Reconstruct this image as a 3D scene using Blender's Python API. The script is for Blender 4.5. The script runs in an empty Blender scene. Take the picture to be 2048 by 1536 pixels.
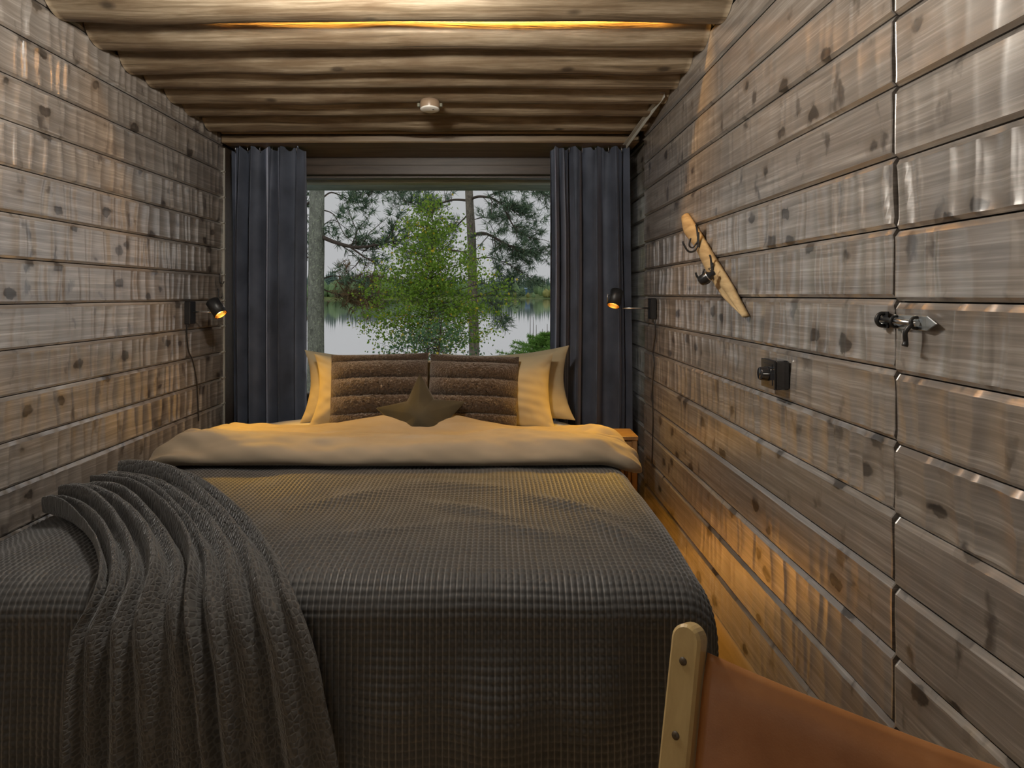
import bpy, math, random
import numpy as np
from mathutils import Vector, Matrix

random.seed(7)
RNG = np.random.default_rng(7)
SC = bpy.context.scene
COL = SC.collection
PI = math.pi

# ------------------------------------------------------------------ camera
EYE = 1.115                      # lens height above the floor
F, U0, V0 = 1280.0, 990.0, 590.0  # focal length and vanishing point, in pixels of the 2048x1536 frame
cam = bpy.data.cameras.new('camera')
cam_o = bpy.data.objects.new('camera', cam)
COL.objects.link(cam_o)
cam.sensor_width = 36.0
cam.lens = 36.0 * F / 2048.0
cam.shift_x = (1024 - U0) / 2048.0
cam.shift_y = -(768 - V0) / 2048.0
cam.clip_start = 0.02
cam.clip_end = 3000
cam_o.location = (0, 0, EYE)
cam_o.rotation_euler = (PI / 2, 0, 0)
SC.camera = cam_o
SC.cycles.max_bounces = 7
SC.cycles.use_adaptive_sampling = True
SC.cycles.adaptive_threshold = 0.05
SC.cycles.adaptive_min_samples = 16
SC.cycles.diffuse_bounces = 3
SC.cycles.glossy_bounces = 3
SC.cycles.transmission_bounces = 4
SC.cycles.transparent_max_bounces = 6
SC.cycles.caustics_reflective = False
SC.cycles.caustics_refractive = False

# ------------------------------------------------------------------ world, exposure
SC.view_settings.view_transform = 'Standard'
SC.view_settings.look = 'None'
SC.view_settings.gamma = 1.0
SC.view_settings.use_curve_mapping = False
SC.view_settings.exposure = 0.32
world = bpy.data.worlds.new('overcast')
SC.world = world
world.use_nodes = True
bg = world.node_tree.nodes['Background']
bg.inputs['Color'].default_value = (0.93, 0.915, 0.95, 1)
bg.inputs['Strength'].default_value = 0.425

# lamp strengths (used in the lamps' own builders)
FILL_GLOBE_W = 26.0
FILL_DOME_W = (132.0, 13.0)
READING_W = 21.0
LED_CEIL_W = 17.0
LED_BED_W = 1.4

# ------------------------------------------------------------------ helpers
def at(u, v, y):
    return Vector(((u - U0) / F * y, y, EYE - (v - V0) / F * y))

def link(name, me, mat=None, parent=None):
    o = bpy.data.objects.new(name, me)
    COL.objects.link(o)
    if me is not None and mat is not None:
        me.materials.append(mat)
    if parent is not None:
        o.parent = parent
    return o

def tag(o, label=None, cat=None, group=None, kind=None):
    if label: o['label'] = label
    if cat: o['category'] = cat
    if group: o['group'] = group
    if kind: o['kind'] = kind
    return o

def empty(name, loc=(0, 0, 0), rz=0.0, label=None, cat=None, group=None, kind=None):
    o = bpy.data.objects.new(name, None)
    COL.objects.link(o)
    o.location = loc
    o.rotation_euler = (0, 0, rz)
    o.empty_display_size = 0.05
    return tag(o, label, cat, group, kind)

def mesh(name, verts, faces, mat=None, parent=None, smooth=False):
    me = bpy.data.meshes.new(name)
    me.from_pydata([tuple(v) for v in verts], [], faces)
    me.update()
    if smooth:
        me.polygons.foreach_set('use_smooth', [True] * len(me.polygons))
    return link(name, me, mat, parent)

def quadmesh(name, V, Q, mat=None, parent=None, smooth=True, uv=None, attr=None):
    """fast mesh of quads: V (n,3), Q (m,4), uv per vertex (n,2)"""
    V = np.asarray(V, dtype=np.float32); Q = np.asarray(Q, dtype=np.int32)
    me = bpy.data.meshes.new(name)
    me.vertices.add(len(V)); me.vertices.foreach_set('co', V.ravel())
    m = len(Q)
    me.loops.add(m * 4); me.loops.foreach_set('vertex_index', Q.ravel())
    me.polygons.add(m)
    me.polygons.foreach_set('loop_start', np.arange(m, dtype=np.int32) * 4)
    me.polygons.foreach_set('use_smooth', np.full(m, smooth, dtype=bool))
    me.update(calc_edges=True)
    if uv is not None:
        l = me.uv_layers.new(name='uv')
        l.data.foreach_set('uv', np.asarray(uv, dtype=np.float32)[Q.ravel()].ravel())
    if attr is not None:
        a = me.attributes.new('tint', 'FLOAT', 'POINT')
        a.data.foreach_set('value', np.asarray(attr, dtype=np.float32))
    me.validate()
    return link(name, me, mat, parent)

def gridq(nu, nv, cu=False, cv=False):
    i = np.arange(nu if cu else nu - 1)[:, None]; j = np.arange(nv if cv else nv - 1)[None, :]
    i2 = (i + 1) % nu; j2 = (j + 1) % nv
    a = i * nv + j; b = i2 * nv + j; c = i2 * nv + j2; d = i * nv + j2
    return np.stack([a, b, c, d], -1).reshape(-1, 4)

def grid(name, V, mat=None, parent=None, cu=False, cv=False, uv=None, smooth=True, flip=False):
    nu, nv = V.shape[:2]
    Q = gridq(nu, nv, cu, cv)
    if flip: Q = Q[:, ::-1]
    return quadmesh(name, V.reshape(-1, 3), Q, mat, parent, smooth, None if uv is None else uv.reshape(-1, 2))

class MB:
    """collects shapes into one mesh"""
    def __init__(self): self.v = []; self.f = []; self.s = []
    def add(self, verts, faces, smooth=False):
        n = len(self.v)
        self.v += [tuple(p) for p in verts]
        self.f += [tuple(i + n for i in f) for f in faces]
        self.s += [smooth] * len(faces)
        return self
    def box(self, x0, x1, y0, y1, z0, z1, b=0.0, M=None):
        if b <= 0:
            vs = [(x, y, z) for x in (x0, x1) for y in (y0, y1) for z in (z0, z1)]
            fs = [(0, 1, 3, 2), (4, 6, 7, 5), (0, 4, 5, 1), (2, 3, 7, 6), (0, 2, 6, 4), (1, 5, 7, 3)]
        else:
            b = min(b, abs(x1 - x0) / 2.01, abs(y1 - y0) / 2.01, abs(z1 - z0) / 2.01)
            vs = []
            idx = {}
            for sx in (0, 1):
                for sy in (0, 1):
                    for sz in (0, 1):
                        X, Y, Z = (x0, x1)[sx], (y0, y1)[sy], (z0, z1)[sz]
                        dx, dy, dz = (b, -b)[sx], (b, -b)[sy], (b, -b)[sz]
                        for a, p in enumerate(((X, Y + dy, Z + dz), (X + dx, Y, Z + dz), (X + dx, Y + dy, Z))):
                            idx[(sx, sy, sz, a)] = len(vs); vs.append(p)
            fs = []
            g = lambda sx, sy, sz, a: idx[(sx, sy, sz, a)]
            for s in (0, 1):
                q = [g(s, 0, 0, 0), g(s, 1, 0, 0), g(s, 1, 1, 0), g(s, 0, 1, 0)]; fs.append(q if s else q[::-1])
                q = [g(0, s, 0, 1), g(0, s, 1, 1), g(1, s, 1, 1), g(1, s, 0, 1)]; fs.append(q if s else q[::-1])
                q = [g(0, 0, s, 2), g(1, 0, s, 2), g(1, 1, s, 2), g(0, 1, s, 2)]; fs.append(q if s else q[::-1])
            for a in (0, 1):
                for c in (0, 1):
                    fs.append([g(0, a, c, 1), g(1, a, c, 1), g(1, a, c, 2), g(0, a, c, 2)])
                    fs.append([g(a, 0, c, 0), g(a, 1, c, 0), g(a, 1, c, 2), g(a, 0, c, 2)])
                    fs.append([g(a, c, 0, 0), g(a, c, 1, 0), g(a, c, 1, 1), g(a, c, 0, 1)])
            for k in [(sx, sy, sz) for sx in (0, 1) for sy in (0, 1) for sz in (0, 1)]:
                fs.append([g(*k, 0), g(*k, 1), g(*k, 2)])
        if M is not None: vs = [M @ Vector(p) for p in vs]
        return self.add(vs, fs)
    def tube(self, pts, r, seg=10, cap=True):
        pts = [Vector(p) for p in pts]; n = len(pts)
        rs = r if isinstance(r, (list, tuple)) else [r] * n
        vs, fs = [], []
        prev = None
        for i, p in enumerate(pts):
            t = (pts[min(i + 1, n - 1)] - pts[max(i - 1, 0)]).normalized()
            if prev is None:
                a = Vector((0, 0, 1)) if abs(t.z) < .9 else Vector((1, 0, 0))
                nrm = t.cross(a).normalized()
            else:
                nrm = (prev - t * prev.dot(t)).normalized()
            prev = nrm; bn = t.cross(nrm)
            for k in range(seg):
                a = 2 * PI * k / seg
                vs.append(p + (nrm * math.cos(a) + bn * math.sin(a)) * rs[i])
        for i in range(n - 1):
            for k in range(seg):
                k2 = (k + 1) % seg
                fs.append((i * seg + k, i * seg + k2, (i + 1) * seg + k2, (i + 1) * seg + k))
        self.add(vs, fs, True)
        if cap:
            b = len(self.v) - len(vs)
            self.f.append(tuple(b + k for k in range(seg))[::-1]); self.s.append(False)
            self.f.append(tuple(b + (n - 1) * seg + k for k in range(seg))); self.s.append(False)
        return self
    def lathe(self, prof, seg=24, M=None):
        """prof: (r,z) list, axis z"""
        vs, fs = [], []
        n = len(prof)
        for r, z in prof:
            for k in range(seg):
                a = 2 * PI * k / seg
                vs.append(Vector((max(r, 1e-5) * math.cos(a), max(r, 1e-5) * math.sin(a), z)))
        for i in range(n - 1):
            for k in range(seg):
                k2 = (k + 1) % seg
                fs.append((i * seg + k, i * seg + k2, (i + 1) * seg + k2, (i + 1) * seg + k))
        if M is not None: vs = [M @ v for v in vs]
        return self.add(vs, fs, True)
    def build(self, name, mat=None, parent=None):
        me = bpy.data.meshes.new(name)
        me.from_pydata(self.v, [], self.f)
        me.polygons.foreach_set('use_smooth', self.s)
        me.update()
        return link(name, me, mat, parent)

def snoise(x, y, seed=0, octs=3):
    """smooth pseudo noise from sines, about -1..1"""
    r = np.random.default_rng(seed)
    out = 0; amp = 1.0; tot = 0
    for o in range(octs):
        for _ in range(4):
            a = r.uniform(0, 2 * PI); k = (2 ** o) * r.uniform(.7, 1.4); p = r.uniform(0, 2 * PI)
            out = out + amp * np.sin(k * (x * math.cos(a) + y * math.sin(a)) + p)
        tot += amp * 2.2; amp *= .55
    return out / tot

def sstep(a, b, x):
    t = np.clip((x - a) / (b - a), 0, 1)
    return t * t * (3 - 2 * t)

def spline(P, n):
    """Catmull-Rom through points (k,d) -> (n,d)"""
    P = np.asarray(P, float)
    k = len(P)
    d = np.r_[0, np.cumsum(np.linalg.norm(np.diff(P, axis=0), axis=1))]
    t = np.linspace(0, d[-1], n)
    out = np.zeros((n, P.shape[1]))
    i = np.clip(np.searchsorted(d, t, 'right') - 1, 0, k - 2)
    f = ((t - d[i]) / (d[i + 1] - d[i]))[:, None]
    p0 = P[np.maximum(i - 1, 0)]; p1 = P[i]; p2 = P[i + 1]; p3 = P[np.minimum(i + 2, k - 1)]
    return .5 * ((2 * p1) + (-p0 + p2) * f + (2 * p0 - 5 * p1 + 4 * p2 - p3) * f ** 2 + (-p0 + 3 * p1 - 3 * p2 + p3) * f ** 3)

# ------------------------------------------------------------------ materials
class NT:
    def __init__(self, name):
        self.m = bpy.data.materials.new(name); self.m.use_nodes = True
        self.t = self.m.node_tree; self.n = self.t.nodes
        self.b = self.n['Principled BSDF']
    def node(self, typ, **kw):
        nd = self.n.new(typ)
        for k, v in kw.items():
            if k.startswith('_'): setattr(nd, k[1:], v)
            else:
                key = int(k[1:]) if k[0] == 'i' and k[1:].isdigit() else k
                self.set(nd.inputs[key], v)
        return nd
    def set(self, sock, v):
        if isinstance(v, bpy.types.NodeSocket): self.t.links.new(v, sock)
        elif isinstance(v, bpy.types.Node): self.t.links.new(v.outputs[0], sock)
        else: sock.default_value = v
    def p(self, **kw):
        names = dict(color='Base Color', rough='Roughness', metal='Metallic', ior='IOR', spec='Specular IOR Level', normal='Normal',
                     coat='Coat Weight', coat_rough='Coat Roughness', coat_ior='Coat IOR', sheen='Sheen Weight', sheen_rough='Sheen Roughness',
                     sheen_tint='Sheen Tint', trans='Transmission Weight', emis='Emission Color', estr='Emission Strength', sss='Subsurface Weight',
                     alpha='Alpha')
        for k, v in kw.items():
            if isinstance(v, tuple) and len(v) == 3: v = (*v, 1)
            self.set(self.b.inputs[names[k]], v)
        return self.m
    def coord(self, which='Object', rand=0.0, scale=(1, 1, 1)):
        tc = self.node('ShaderNodeTexCoord')
        vec = tc.outputs[which]
        if rand:
            oi = self.node('ShaderNodeObjectInfo')
            mul = self.node('ShaderNodeMath', _operation='MULTIPLY', i0=oi.outputs['Random'], i1=rand)
            vec = self.node('ShaderNodeVectorMath', _operation='ADD', i0=vec, i1=mul).outputs[0]
        return self.node('ShaderNodeVectorMath', _operation='MULTIPLY', i0=vec, i1=scale).outputs[0]
    def noise(self, vec, scale=1.0, detail=4, rough=.55, dist=0.0):
        return self.node('ShaderNodeTexNoise', Vector=vec, Scale=scale, Detail=detail, Roughness=rough, Distortion=dist).outputs['Fac']
    def ramp(self, fac, stops):
        r = self.node('ShaderNodeValToRGB', Fac=fac)
        e = r.color_ramp.elements
        while len(e) < len(stops): e.new(.5)
        for el, (p, c) in zip(e, stops):
            el.position = p; el.color = (*c, 1) if len(c) == 3 else c
        return r.outputs['Color']
    def math(self, op, a, b=0.0, c=None):
        nd = self.node('ShaderNodeMath', _operation=op, i0=a, i1=b)
        if c is not None: self.set(nd.inputs[2], c)
        return nd.outputs[0]
    def maprange(self, v, a, b, c=0.0, d=1.0):
        nd = self.node('ShaderNodeMapRange', i0=v, i1=a, i2=b, i3=c, i4=d)
        return nd.outputs[0]
    def mix(self, fac, a, b, blend='MIX'):
        nd = self.node('ShaderNodeMix', _data_type='RGBA', _blend_type=blend)
        self.set(nd.inputs[0], fac)
        for s, v in ((nd.inputs[6], a), (nd.inputs[7], b)):
            if isinstance(v, tuple) and len(v) == 3: v = (*v, 1)
            self.set(s, v)
        return nd.outputs[2]
    def bump(self, h, strength=.3, dist=.002):
        return self.node('ShaderNodeBump', Height=h, Strength=strength, Distance=dist).outputs[0]

def plain(name, color, rough=.5, **kw):
    return NT(name).p(color=color, rough=rough, **kw)

def panel_mat(name, tint=(1, 1, 1)):
    t = NT(name)
    v = t.coord('Object', 40.0)
    g = t.noise(t.node('ShaderNodeVectorMath', _operation='MULTIPLY', i0=v, i1=(3, 1.6, 42)).outputs[0], 1, 4, .66, .5)
    big = t.noise(t.node('ShaderNodeVectorMath', _operation='MULTIPLY', i0=v, i1=(2, 1.8, 5)).outputs[0], 1, 3, .5)
    c = lambda *a: tuple(x * y for x, y in zip(a, tint))
    col = t.ramp(g, [(.27, c(.105, .086, .070)), (.45, c(.20, .170, .143)), (.58, c(.27, .235, .20)), (.78, c(.38, .34, .295))])
    col = t.mix(t.maprange(big, .35, .7, 0, .55), col, c(.15, .118, .092))
    fine = t.noise(t.node('ShaderNodeVectorMath', _operation='MULTIPLY', i0=v, i1=(3, 4, 190)).outputs[0], 1, 2, .6, .3)
    col = t.mix(t.maprange(fine, .38, .60, .34, 0), col, c(.085, .068, .055))
    col = t.mix(t.maprange(fine, .56, .75, 0, .38), col, c(.46, .42, .37))
    # knots
    wob = t.node('ShaderNodeTexNoise', Vector=v, Scale=38.0, Detail=3.0)
    wv = t.node('ShaderNodeVectorMath', _operation='MULTIPLY_ADD', i0=wob.outputs['Color'], i1=(.02, .028, .034), i2=v).outputs[0]
    kv = t.node('ShaderNodeVectorMath', _operation='MULTIPLY', i0=wv, i1=(0.0, 8.5, 12.0)).outputs[0]
    vo = t.node('ShaderNodeTexVoronoi', Vector=kv, Scale=1.0, Randomness=1.0)
    sep = t.node('ShaderNodeSeparateColor', Color=vo.outputs['Color'])
    size = t.maprange(sep.outputs[0], .15, 1.0, 0.0, .24)
    k = t.math('SUBTRACT', size, vo.outputs['Distance'])
    kmask = t.math('MULTIPLY', t.maprange(k, -.02, .018, 0, 1), t.maprange(g, .3, .6, 1.0, .65))
    halo = t.maprange(k, -.22, 0.0, 0, .6)
    col = t.mix(halo, col, c(.12, .09, .066))
    col = t.mix(kmask, col, c(.020, .015, .012))
    # dark vertical tears
    tv = t.node('ShaderNodeVectorMath', _operation='MULTIPLY', i0=wv, i1=(0.0, 15.0, 9.0)).outputs[0]
    tear = t.noise(tv, 1, 3, .5)
    col = t.mix(t.maprange(tear, .615, .70, 0, .8), col, c(.040, .030, .024))
    hgt = t.math('ADD', t.math('MULTIPLY', g, .4), t.math('MULTIPLY', fine, .2))
    rough = t.maprange(g, .3, .7, .40, .30)
    t.p(color=col, rough=rough, spec=.7, normal=t.bump(hgt, .28, .0012), coat=t.math('SUBTRACT', 1.0, t.math('MULTIPLY', kmask, .8)), coat_rough=.27, coat_ior=2.1)
    t.t.links.new(t.b.inputs['Normal'].links[0].from_socket, t.b.inputs['Coat Normal'])
    return t.m

def log_mat():
    t = NT('weathered_log')
    v = t.coord('Object', 60.0)
    g = t.noise(t.node('ShaderNodeVectorMath', _operation='MULTIPLY', i0=v, i1=(1.8, 34, 34)).outputs[0], 1, 5, .7, .4)
    b = t.noise(t.node('ShaderNodeVectorMath', _operation='MULTIPLY', i0=v, i1=(3.0, 9, 9)).outputs[0], 1, 4, .6)
    col = t.ramp(g, [(.28, (.048, .033, .02)), (.43, (.175, .13, .08)), (.56, (.295, .235, .16)), (.74, (.47, .40, .30))])
    col = t.mix(t.maprange(b, .42, .66, 0, .8), col, (.12, .078, .042))
    cr = t.noise(t.node('ShaderNodeVectorMath', _operation='MULTIPLY', i0=v, i1=(1.1, 55, 55)).outputs[0], 1, 2, .5)
    col = t.mix(t.maprange(cr, .70, .74, 0, .85), col, (.02, .014, .008))
    vo = t.node('ShaderNodeTexVoronoi', Vector=t.node('ShaderNodeVectorMath', _operation='MULTIPLY', i0=v, i1=(4, 7, 7)).outputs[0], Scale=1.0)
    col = t.mix(t.maprange(vo.outputs['Distance'], .06, .14, .8, 0), col, (.03, .02, .012))
    t.p(color=col, rough=.62, normal=t.bump(g, .8, .005))
    return t.m

def clear_wood(name, a, b, along=0, rough=.45):
    t = NT(name)
    s = [14, 14, 14]; s[along] = 1.2
    v = t.coord('Object', 20.0, tuple(s))
    g = t.noise(v, 3, 5, .6, .6)
    t.p(color=t.ramp(g, [(.3, a), (.7, b)]), rough=rough, normal=t.bump(g, .15, .001))
    return t.m

def cloth(name, color, rough=.85, sheen=.3, scale=900.0, bump=.15, tint=(1, 1, 1), var=.12, sheen_rough=.4, spec=.3):
    t = NT(name)
    v = t.coord('Object')
    n = t.noise(v, scale, 2, .6)
    b = t.noise(v, 7.0, 3, .5)
    dark = tuple(x * (1 - var * 2) for x in color); lite = tuple(min(1, x * (1 + var)) for x in color)
    t.p(color=t.ramp(b, [(.3, dark), (.7, lite)]), rough=rough, sheen=sheen, sheen_rough=sheen_rough, sheen_tint=tint, spec=spec,
        normal=t.bump(n, bump, .001))
    return t.m

def emit(name, color, strength):
    t = NT(name)
    return t.p(color=(0, 0, 0), emis=color, estr=strength, rough=.5)

M_PANEL = panel_mat('stained_hewn_panel', (1.08, 1.13, 1.20))
M_LOG = log_mat()
M_DARKWOOD = clear_wood('dark_stained_board', (.035, .024, .017), (.075, .053, .037))
M_BOARD = clear_wood('brown_board', (.12, .085, .05), (.26, .19, .115))
M_FLOOR = clear_wood('pine_floor', (.50, .33, .16), (.66, .47, .25), 1, .4)
M_BACK = plain('panel_backing', (.012, .009, .007), .9)
M_BLACK = plain('black_metal', (.012, .012, .013), .42)
M_BLACKP = plain('black_plastic', (.015, .016, .018), .3)
M_STEEL = plain('brushed_steel', (.55, .56, .58), .28, metal=1.0)
M_WHITE = plain('white_plastic', (.74, .74, .70), .4)
M_GALV = plain('painted_metal', (.36, .35, .31), .45)

# ------------------------------------------------------------------ room shell
XL, XR = -1.45, 0.765
YB = -4.0                       # wall behind the camera
YL_END, YR_END = 3.42, 3.286    # where the side panelling stops
Y_WIN = 3.75                    # inner face of the window wall
def hb(y): return EYE + 1.0675 - .072 * y    # underside line of the ceiling logs

floor = MB().box(XL - .1, XR + .1, YB - .1, Y_WIN + .2, -.06, 0).build('floor', M_FLOOR)
tag(floor, kind='structure')

def plank(parent, wx, side, y0, y1, z0, z1, seed, depth=.0022, fine=True, name='plank'):
    """one horizontal hewn panel board; side = +1 faces +x, -1 faces -x. Object origin at its lower back corner"""
    r = np.random.default_rng(seed)
    if fine and y1 > .9:
        ys = np.r_[np.arange(y0, .9, .25), np.arange(max(y0, .9), y1, .0058), [y1]]
    else:
        ys = np.linspace(y0, y1, 12)
    ys = np.unique(np.round(ys, 5))
    H = z1 - z0
    rows = [(0.0015, -.018), (0.0015, -.008), (.0015, -.008), (.009, 0.0), (.009, 0.0)] + [(H * k / 6, 0.0) for k in range(1, 6)] + [(H - .013, 0.0), (H - .013, 0.0), (H - .0015, -.009), (H - .0015, -.009), (H - .0015, -.018)]
    face = np.array([0, 0, 0, .6, .6, 1, 1, 1, 1, 1, .6, .6, 0, 0, 0])
    split = (1, 3, 10, 12)
    rz = np.array([a for a, _ in rows]); rp = np.array([b for _, b in rows])
    nb = int((ys[-1] - ys[0]) / .052) + 8
    bnd = ys[0] - .05 + np.cumsum(r.uniform(.026, .088, nb + 6))
    bnd = np.r_[ys[0] - .2, bnd, ys[-1] + .4]
    amp = r.uniform(.15, 1.0, len(bnd)) * depth * (0.35 + .65 * (snoise(bnd * 1.1, bnd * 0, seed + 5, 2) + 1) / 1.0)
    amp = np.clip(amp, .0001, depth * 1.5)
    tilt = r.uniform(-1, 1, len(bnd)) * .012
    ph = r.uniform(0, 6.28, len(bnd)); wa = r.uniform(.001, .007, len(bnd))
    Y, Zr = np.meshgrid(ys, rz, indexing='ij')
    P = np.tile(rp, (len(ys), 1)).astype(float)
    if fine:
        # ridge position varies with height
        zz = Zr / H
        D = np.zeros_like(Y)
        for j in range(len(rz)):
            z = rz[j] / H
            b = np.sort(bnd + tilt * (z - .5) + wa * np.sin(z * 5 + ph))
            i = np.clip(np.searchsorted(b, ys, 'right') - 1, 0, len(b) - 2)
            f = (ys - b[i]) / (b[i + 1] - b[i] + 1e-9)
            f = f ** 1.15
            D[:, j] = -amp[i] * (1 - (2 * f - 1) ** 2) - (f - .5) * amp[i] * .7
        D += .0012 * snoise(Y * 14, Zr * 30, seed + 9, 2)
        P += D * face[None, :]
    X = side * P
    V = np.stack([X, Y - y0, Zr], -1)
    nu, nv = V.shape[:2]
    Q = gridq(nu, nv).reshape(nu - 1, nv - 1, 4)
    Q = Q[:, [j for j in range(nv - 1) if j not in split]].reshape(-1, 4)
    if side < 0: Q = Q[:, ::-1]
    me = bpy.data.meshes.new(name)
    Q = Q.tolist()
    e0 = list(range(nv)); e1 = [(nu - 1) * nv + k for k in range(nv)]
    if side < 0: Q += [e0, e1[::-1]]
    else: Q += [e0[::-1], e1]
    me.from_pydata(V.reshape(-1, 3).tolist(), [], Q)
    sm = np.ones(len(Q), bool); sm[-2:] = False
    me.polygons.foreach_set('use_smooth', sm)
    me.update()
    o = link(name, me, M_PANEL, parent)
    o.location = (wx, y0, z0)
    return o

# left wall: backing with its boards
wall_l = MB().box(XL - .08, XL - .0185, YB, YL_END, 0, 2.6).build('wall_left', M_BACK)
tag(wall_l, kind='structure')
PL = .1375
k0 = -8
for i, k in enumerate(range(k0, 11)):
    z0 = 1.087 + PL * k
    z1 = z0 + PL
    d = [.0046, .0056, .0066, .0060, .0070, .0064, .0054, .0042][i % 8]
    plank(wall_l, XL, 1, YB + .02, YL_END, max(z0, .001), z1, 100 + i, d)

# right wall: backing with its boards (beyond the door), the door itself and the wall nearer than the camera
Y_DOOR, Y_HINGE = 1.2286, .36
PR = .1366
wall_r = MB().box(XR + .0185, XR + .08, YB, YR_END, 0, 2.6).build('wall_right', M_BACK)
tag(wall_r, kind='structure')
for i, k in enumerate(range(-8, 11)):
    z0 = 1.108 + PR * k
    z1 = z0 + PR
    d = .0070 if 0 <= i - 5 <= 4 else .0013
    plank(wall_r, XR, -1, Y_DOOR + .004, YR_END, z0 if k > -8 else .001, z1, 300 + i, d)
    plank(wall_r, XR, -1, YB + .02, Y_HINGE - .004, z0 if k > -8 else .001, z1, 500 + i, .001, fine=False)
door = empty('door_1', (XR, Y_DOOR, 0)); tag(door, kind='structure')
core = MB().box(.0185, .05, -(Y_DOOR - Y_HINGE) + .004, -.004, .004, 2.25).build('door_leaf', M_BACK, door)
for i, k in enumerate(range(-8, 9)):
    z0 = 1.108 + PR * k - .006
    d = .0080 if 0 <= i - 5 <= 4 else .0014
    o = plank(door, 0, -1, Y_HINGE + .004, Y_DOOR - .004, z0 if k > -8 else .004, z0 + PR, 700 + i, d)
    o.location = (0, Y_HINGE + .004 - Y_DOOR, z0 if k > -8 else .004)

# short length of wall past the panelling on the right, beside the curtain
wall_re = MB().box(XR + .045, XR + .09, YR_END, Y_WIN + .1, 0, 2.4).build('wall_right_end', M_BACK)
tag(wall_re, kind='structure')
for i, k in enumerate(range(-8, 7)):
    z0 = 1.108 + PR * k - .004
    plank(wall_re, XR + .0265, -1, YR_END + .002, Y_WIN, max(z0, .001), z0 + PR, 900 + i, .0008)
wall_le = MB().box(XL - .09, XL - .0185, YL_END, Y_WIN + .1, 0, 2.4).build('wall_left_end', M_DARKWOOD)
tag(wall_le, kind='structure')
# pale strip added for the window-lit board ends, a tick at every joint, left
edge_strip = MB().box(XL - .016, XL + .004, YL_END + .001, YL_END + .010, .02, 1.90)
for k in range(-7, 6):
    z = 1.087 + PL * k
    edge_strip.box(XL - .016, XL + .007, YL_END - .012, YL_END + .010, z - .003, z + .003)
edge_strip = edge_strip.build('lit_edge_strip', M_GALV); tag(edge_strip, kind='structure')

# back wall behind the camera
wall_b = MB().box(XL - .1, XR + .1, YB - .1, YB, 0, 2.7).build('wall_back', clear_wood('back_boards', (.16, .13, .1), (.27, .22, .17)))
tag(wall_b, kind='structure')

# window wall with its opening
WX0, WX1, WZ0, WZ1 = -1.40, .735, .484, 1.818
mb = MB()
mb.box(XL - .09, WX0, Y_WIN, Y_WIN + .10, 0, 2.1)
mb.box(WX1, XR + .1, Y_WIN, Y_WIN + .10, 0, 2.1)
mb.box(WX0, WX1, Y_WIN, Y_WIN + .10, 0, WZ0)
mb.box(WX0, WX1, Y_WIN, Y_WIN + .10, WZ1 + .056, 2.1)
wall_f = mb.build('wall_front', M_DARKWOOD); tag(wall_f, kind='structure')
head = MB().box(WX0, WX1, Y_WIN - .018, Y_WIN + .10, WZ1, WZ1 + .056, .003).build('edge_strip_2', M_DARKWOOD); tag(head, kind='structure')
win = empty('window_1', ((WX0 + WX1) / 2, Y_WIN + .06, WZ0)); tag(win, kind='structure')
W, H = (WX1 - WX0), (WZ1 - WZ0)
M_FRAME = plain('window_frame_paint', (.10, .085, .07), .45)
fr = MB().box(-W / 2, W / 2, -.03, .03, 0, .05, .004).box(-W / 2, W / 2, -.03, .03, H - .012, H, .003)
fr.box(-W / 2, -W / 2 + .05, -.03, .03, .05, H - .012, .004).box(W / 2 - .05, W / 2, -.03, .03, .05, H - .012, .004).build('window_frame', M_FRAME, win)
t = NT('window_glass')
tr = t.node('ShaderNodeBsdfTransparent')
t.t.links.new(tr.outputs[0], t.n['Material Output'].inputs['Surface'])
t.set(tr.inputs['Color'], (.97, .985, .975, 1))
M_GLASS = t.m
MB().box(-W / 2 + .05, W / 2 - .05, -.004, .004, .05, H - .012).build('pane', M_GLASS, win)
MB().box(-W / 2 - .02, W / 2 + .02, -.11, -.03, -.03, .006, .004).build('window_sill', M_DARKWOOD, win)

# ceiling: boards above, logs underneath
def roofz(y): return hb(y) + .17
mb = MB()
vs = [(x, y, roofz(y) + dz) for x in (XL - .1, XR + .1) for y in (YB - .1, Y_WIN + .2) for dz in (0, .05)]
mb.add(vs, [(0, 1, 3, 2), (4, 6, 7, 5), (0, 4, 5, 1), (2, 3, 7, 6), (0, 2, 6, 4), (1, 5, 7, 3)])
ceiling = mb.build('ceiling', clear_wood('ceiling_boards', (.10, .07, .042), (.2, .145, .09))); tag(ceiling, kind='structure')

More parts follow.
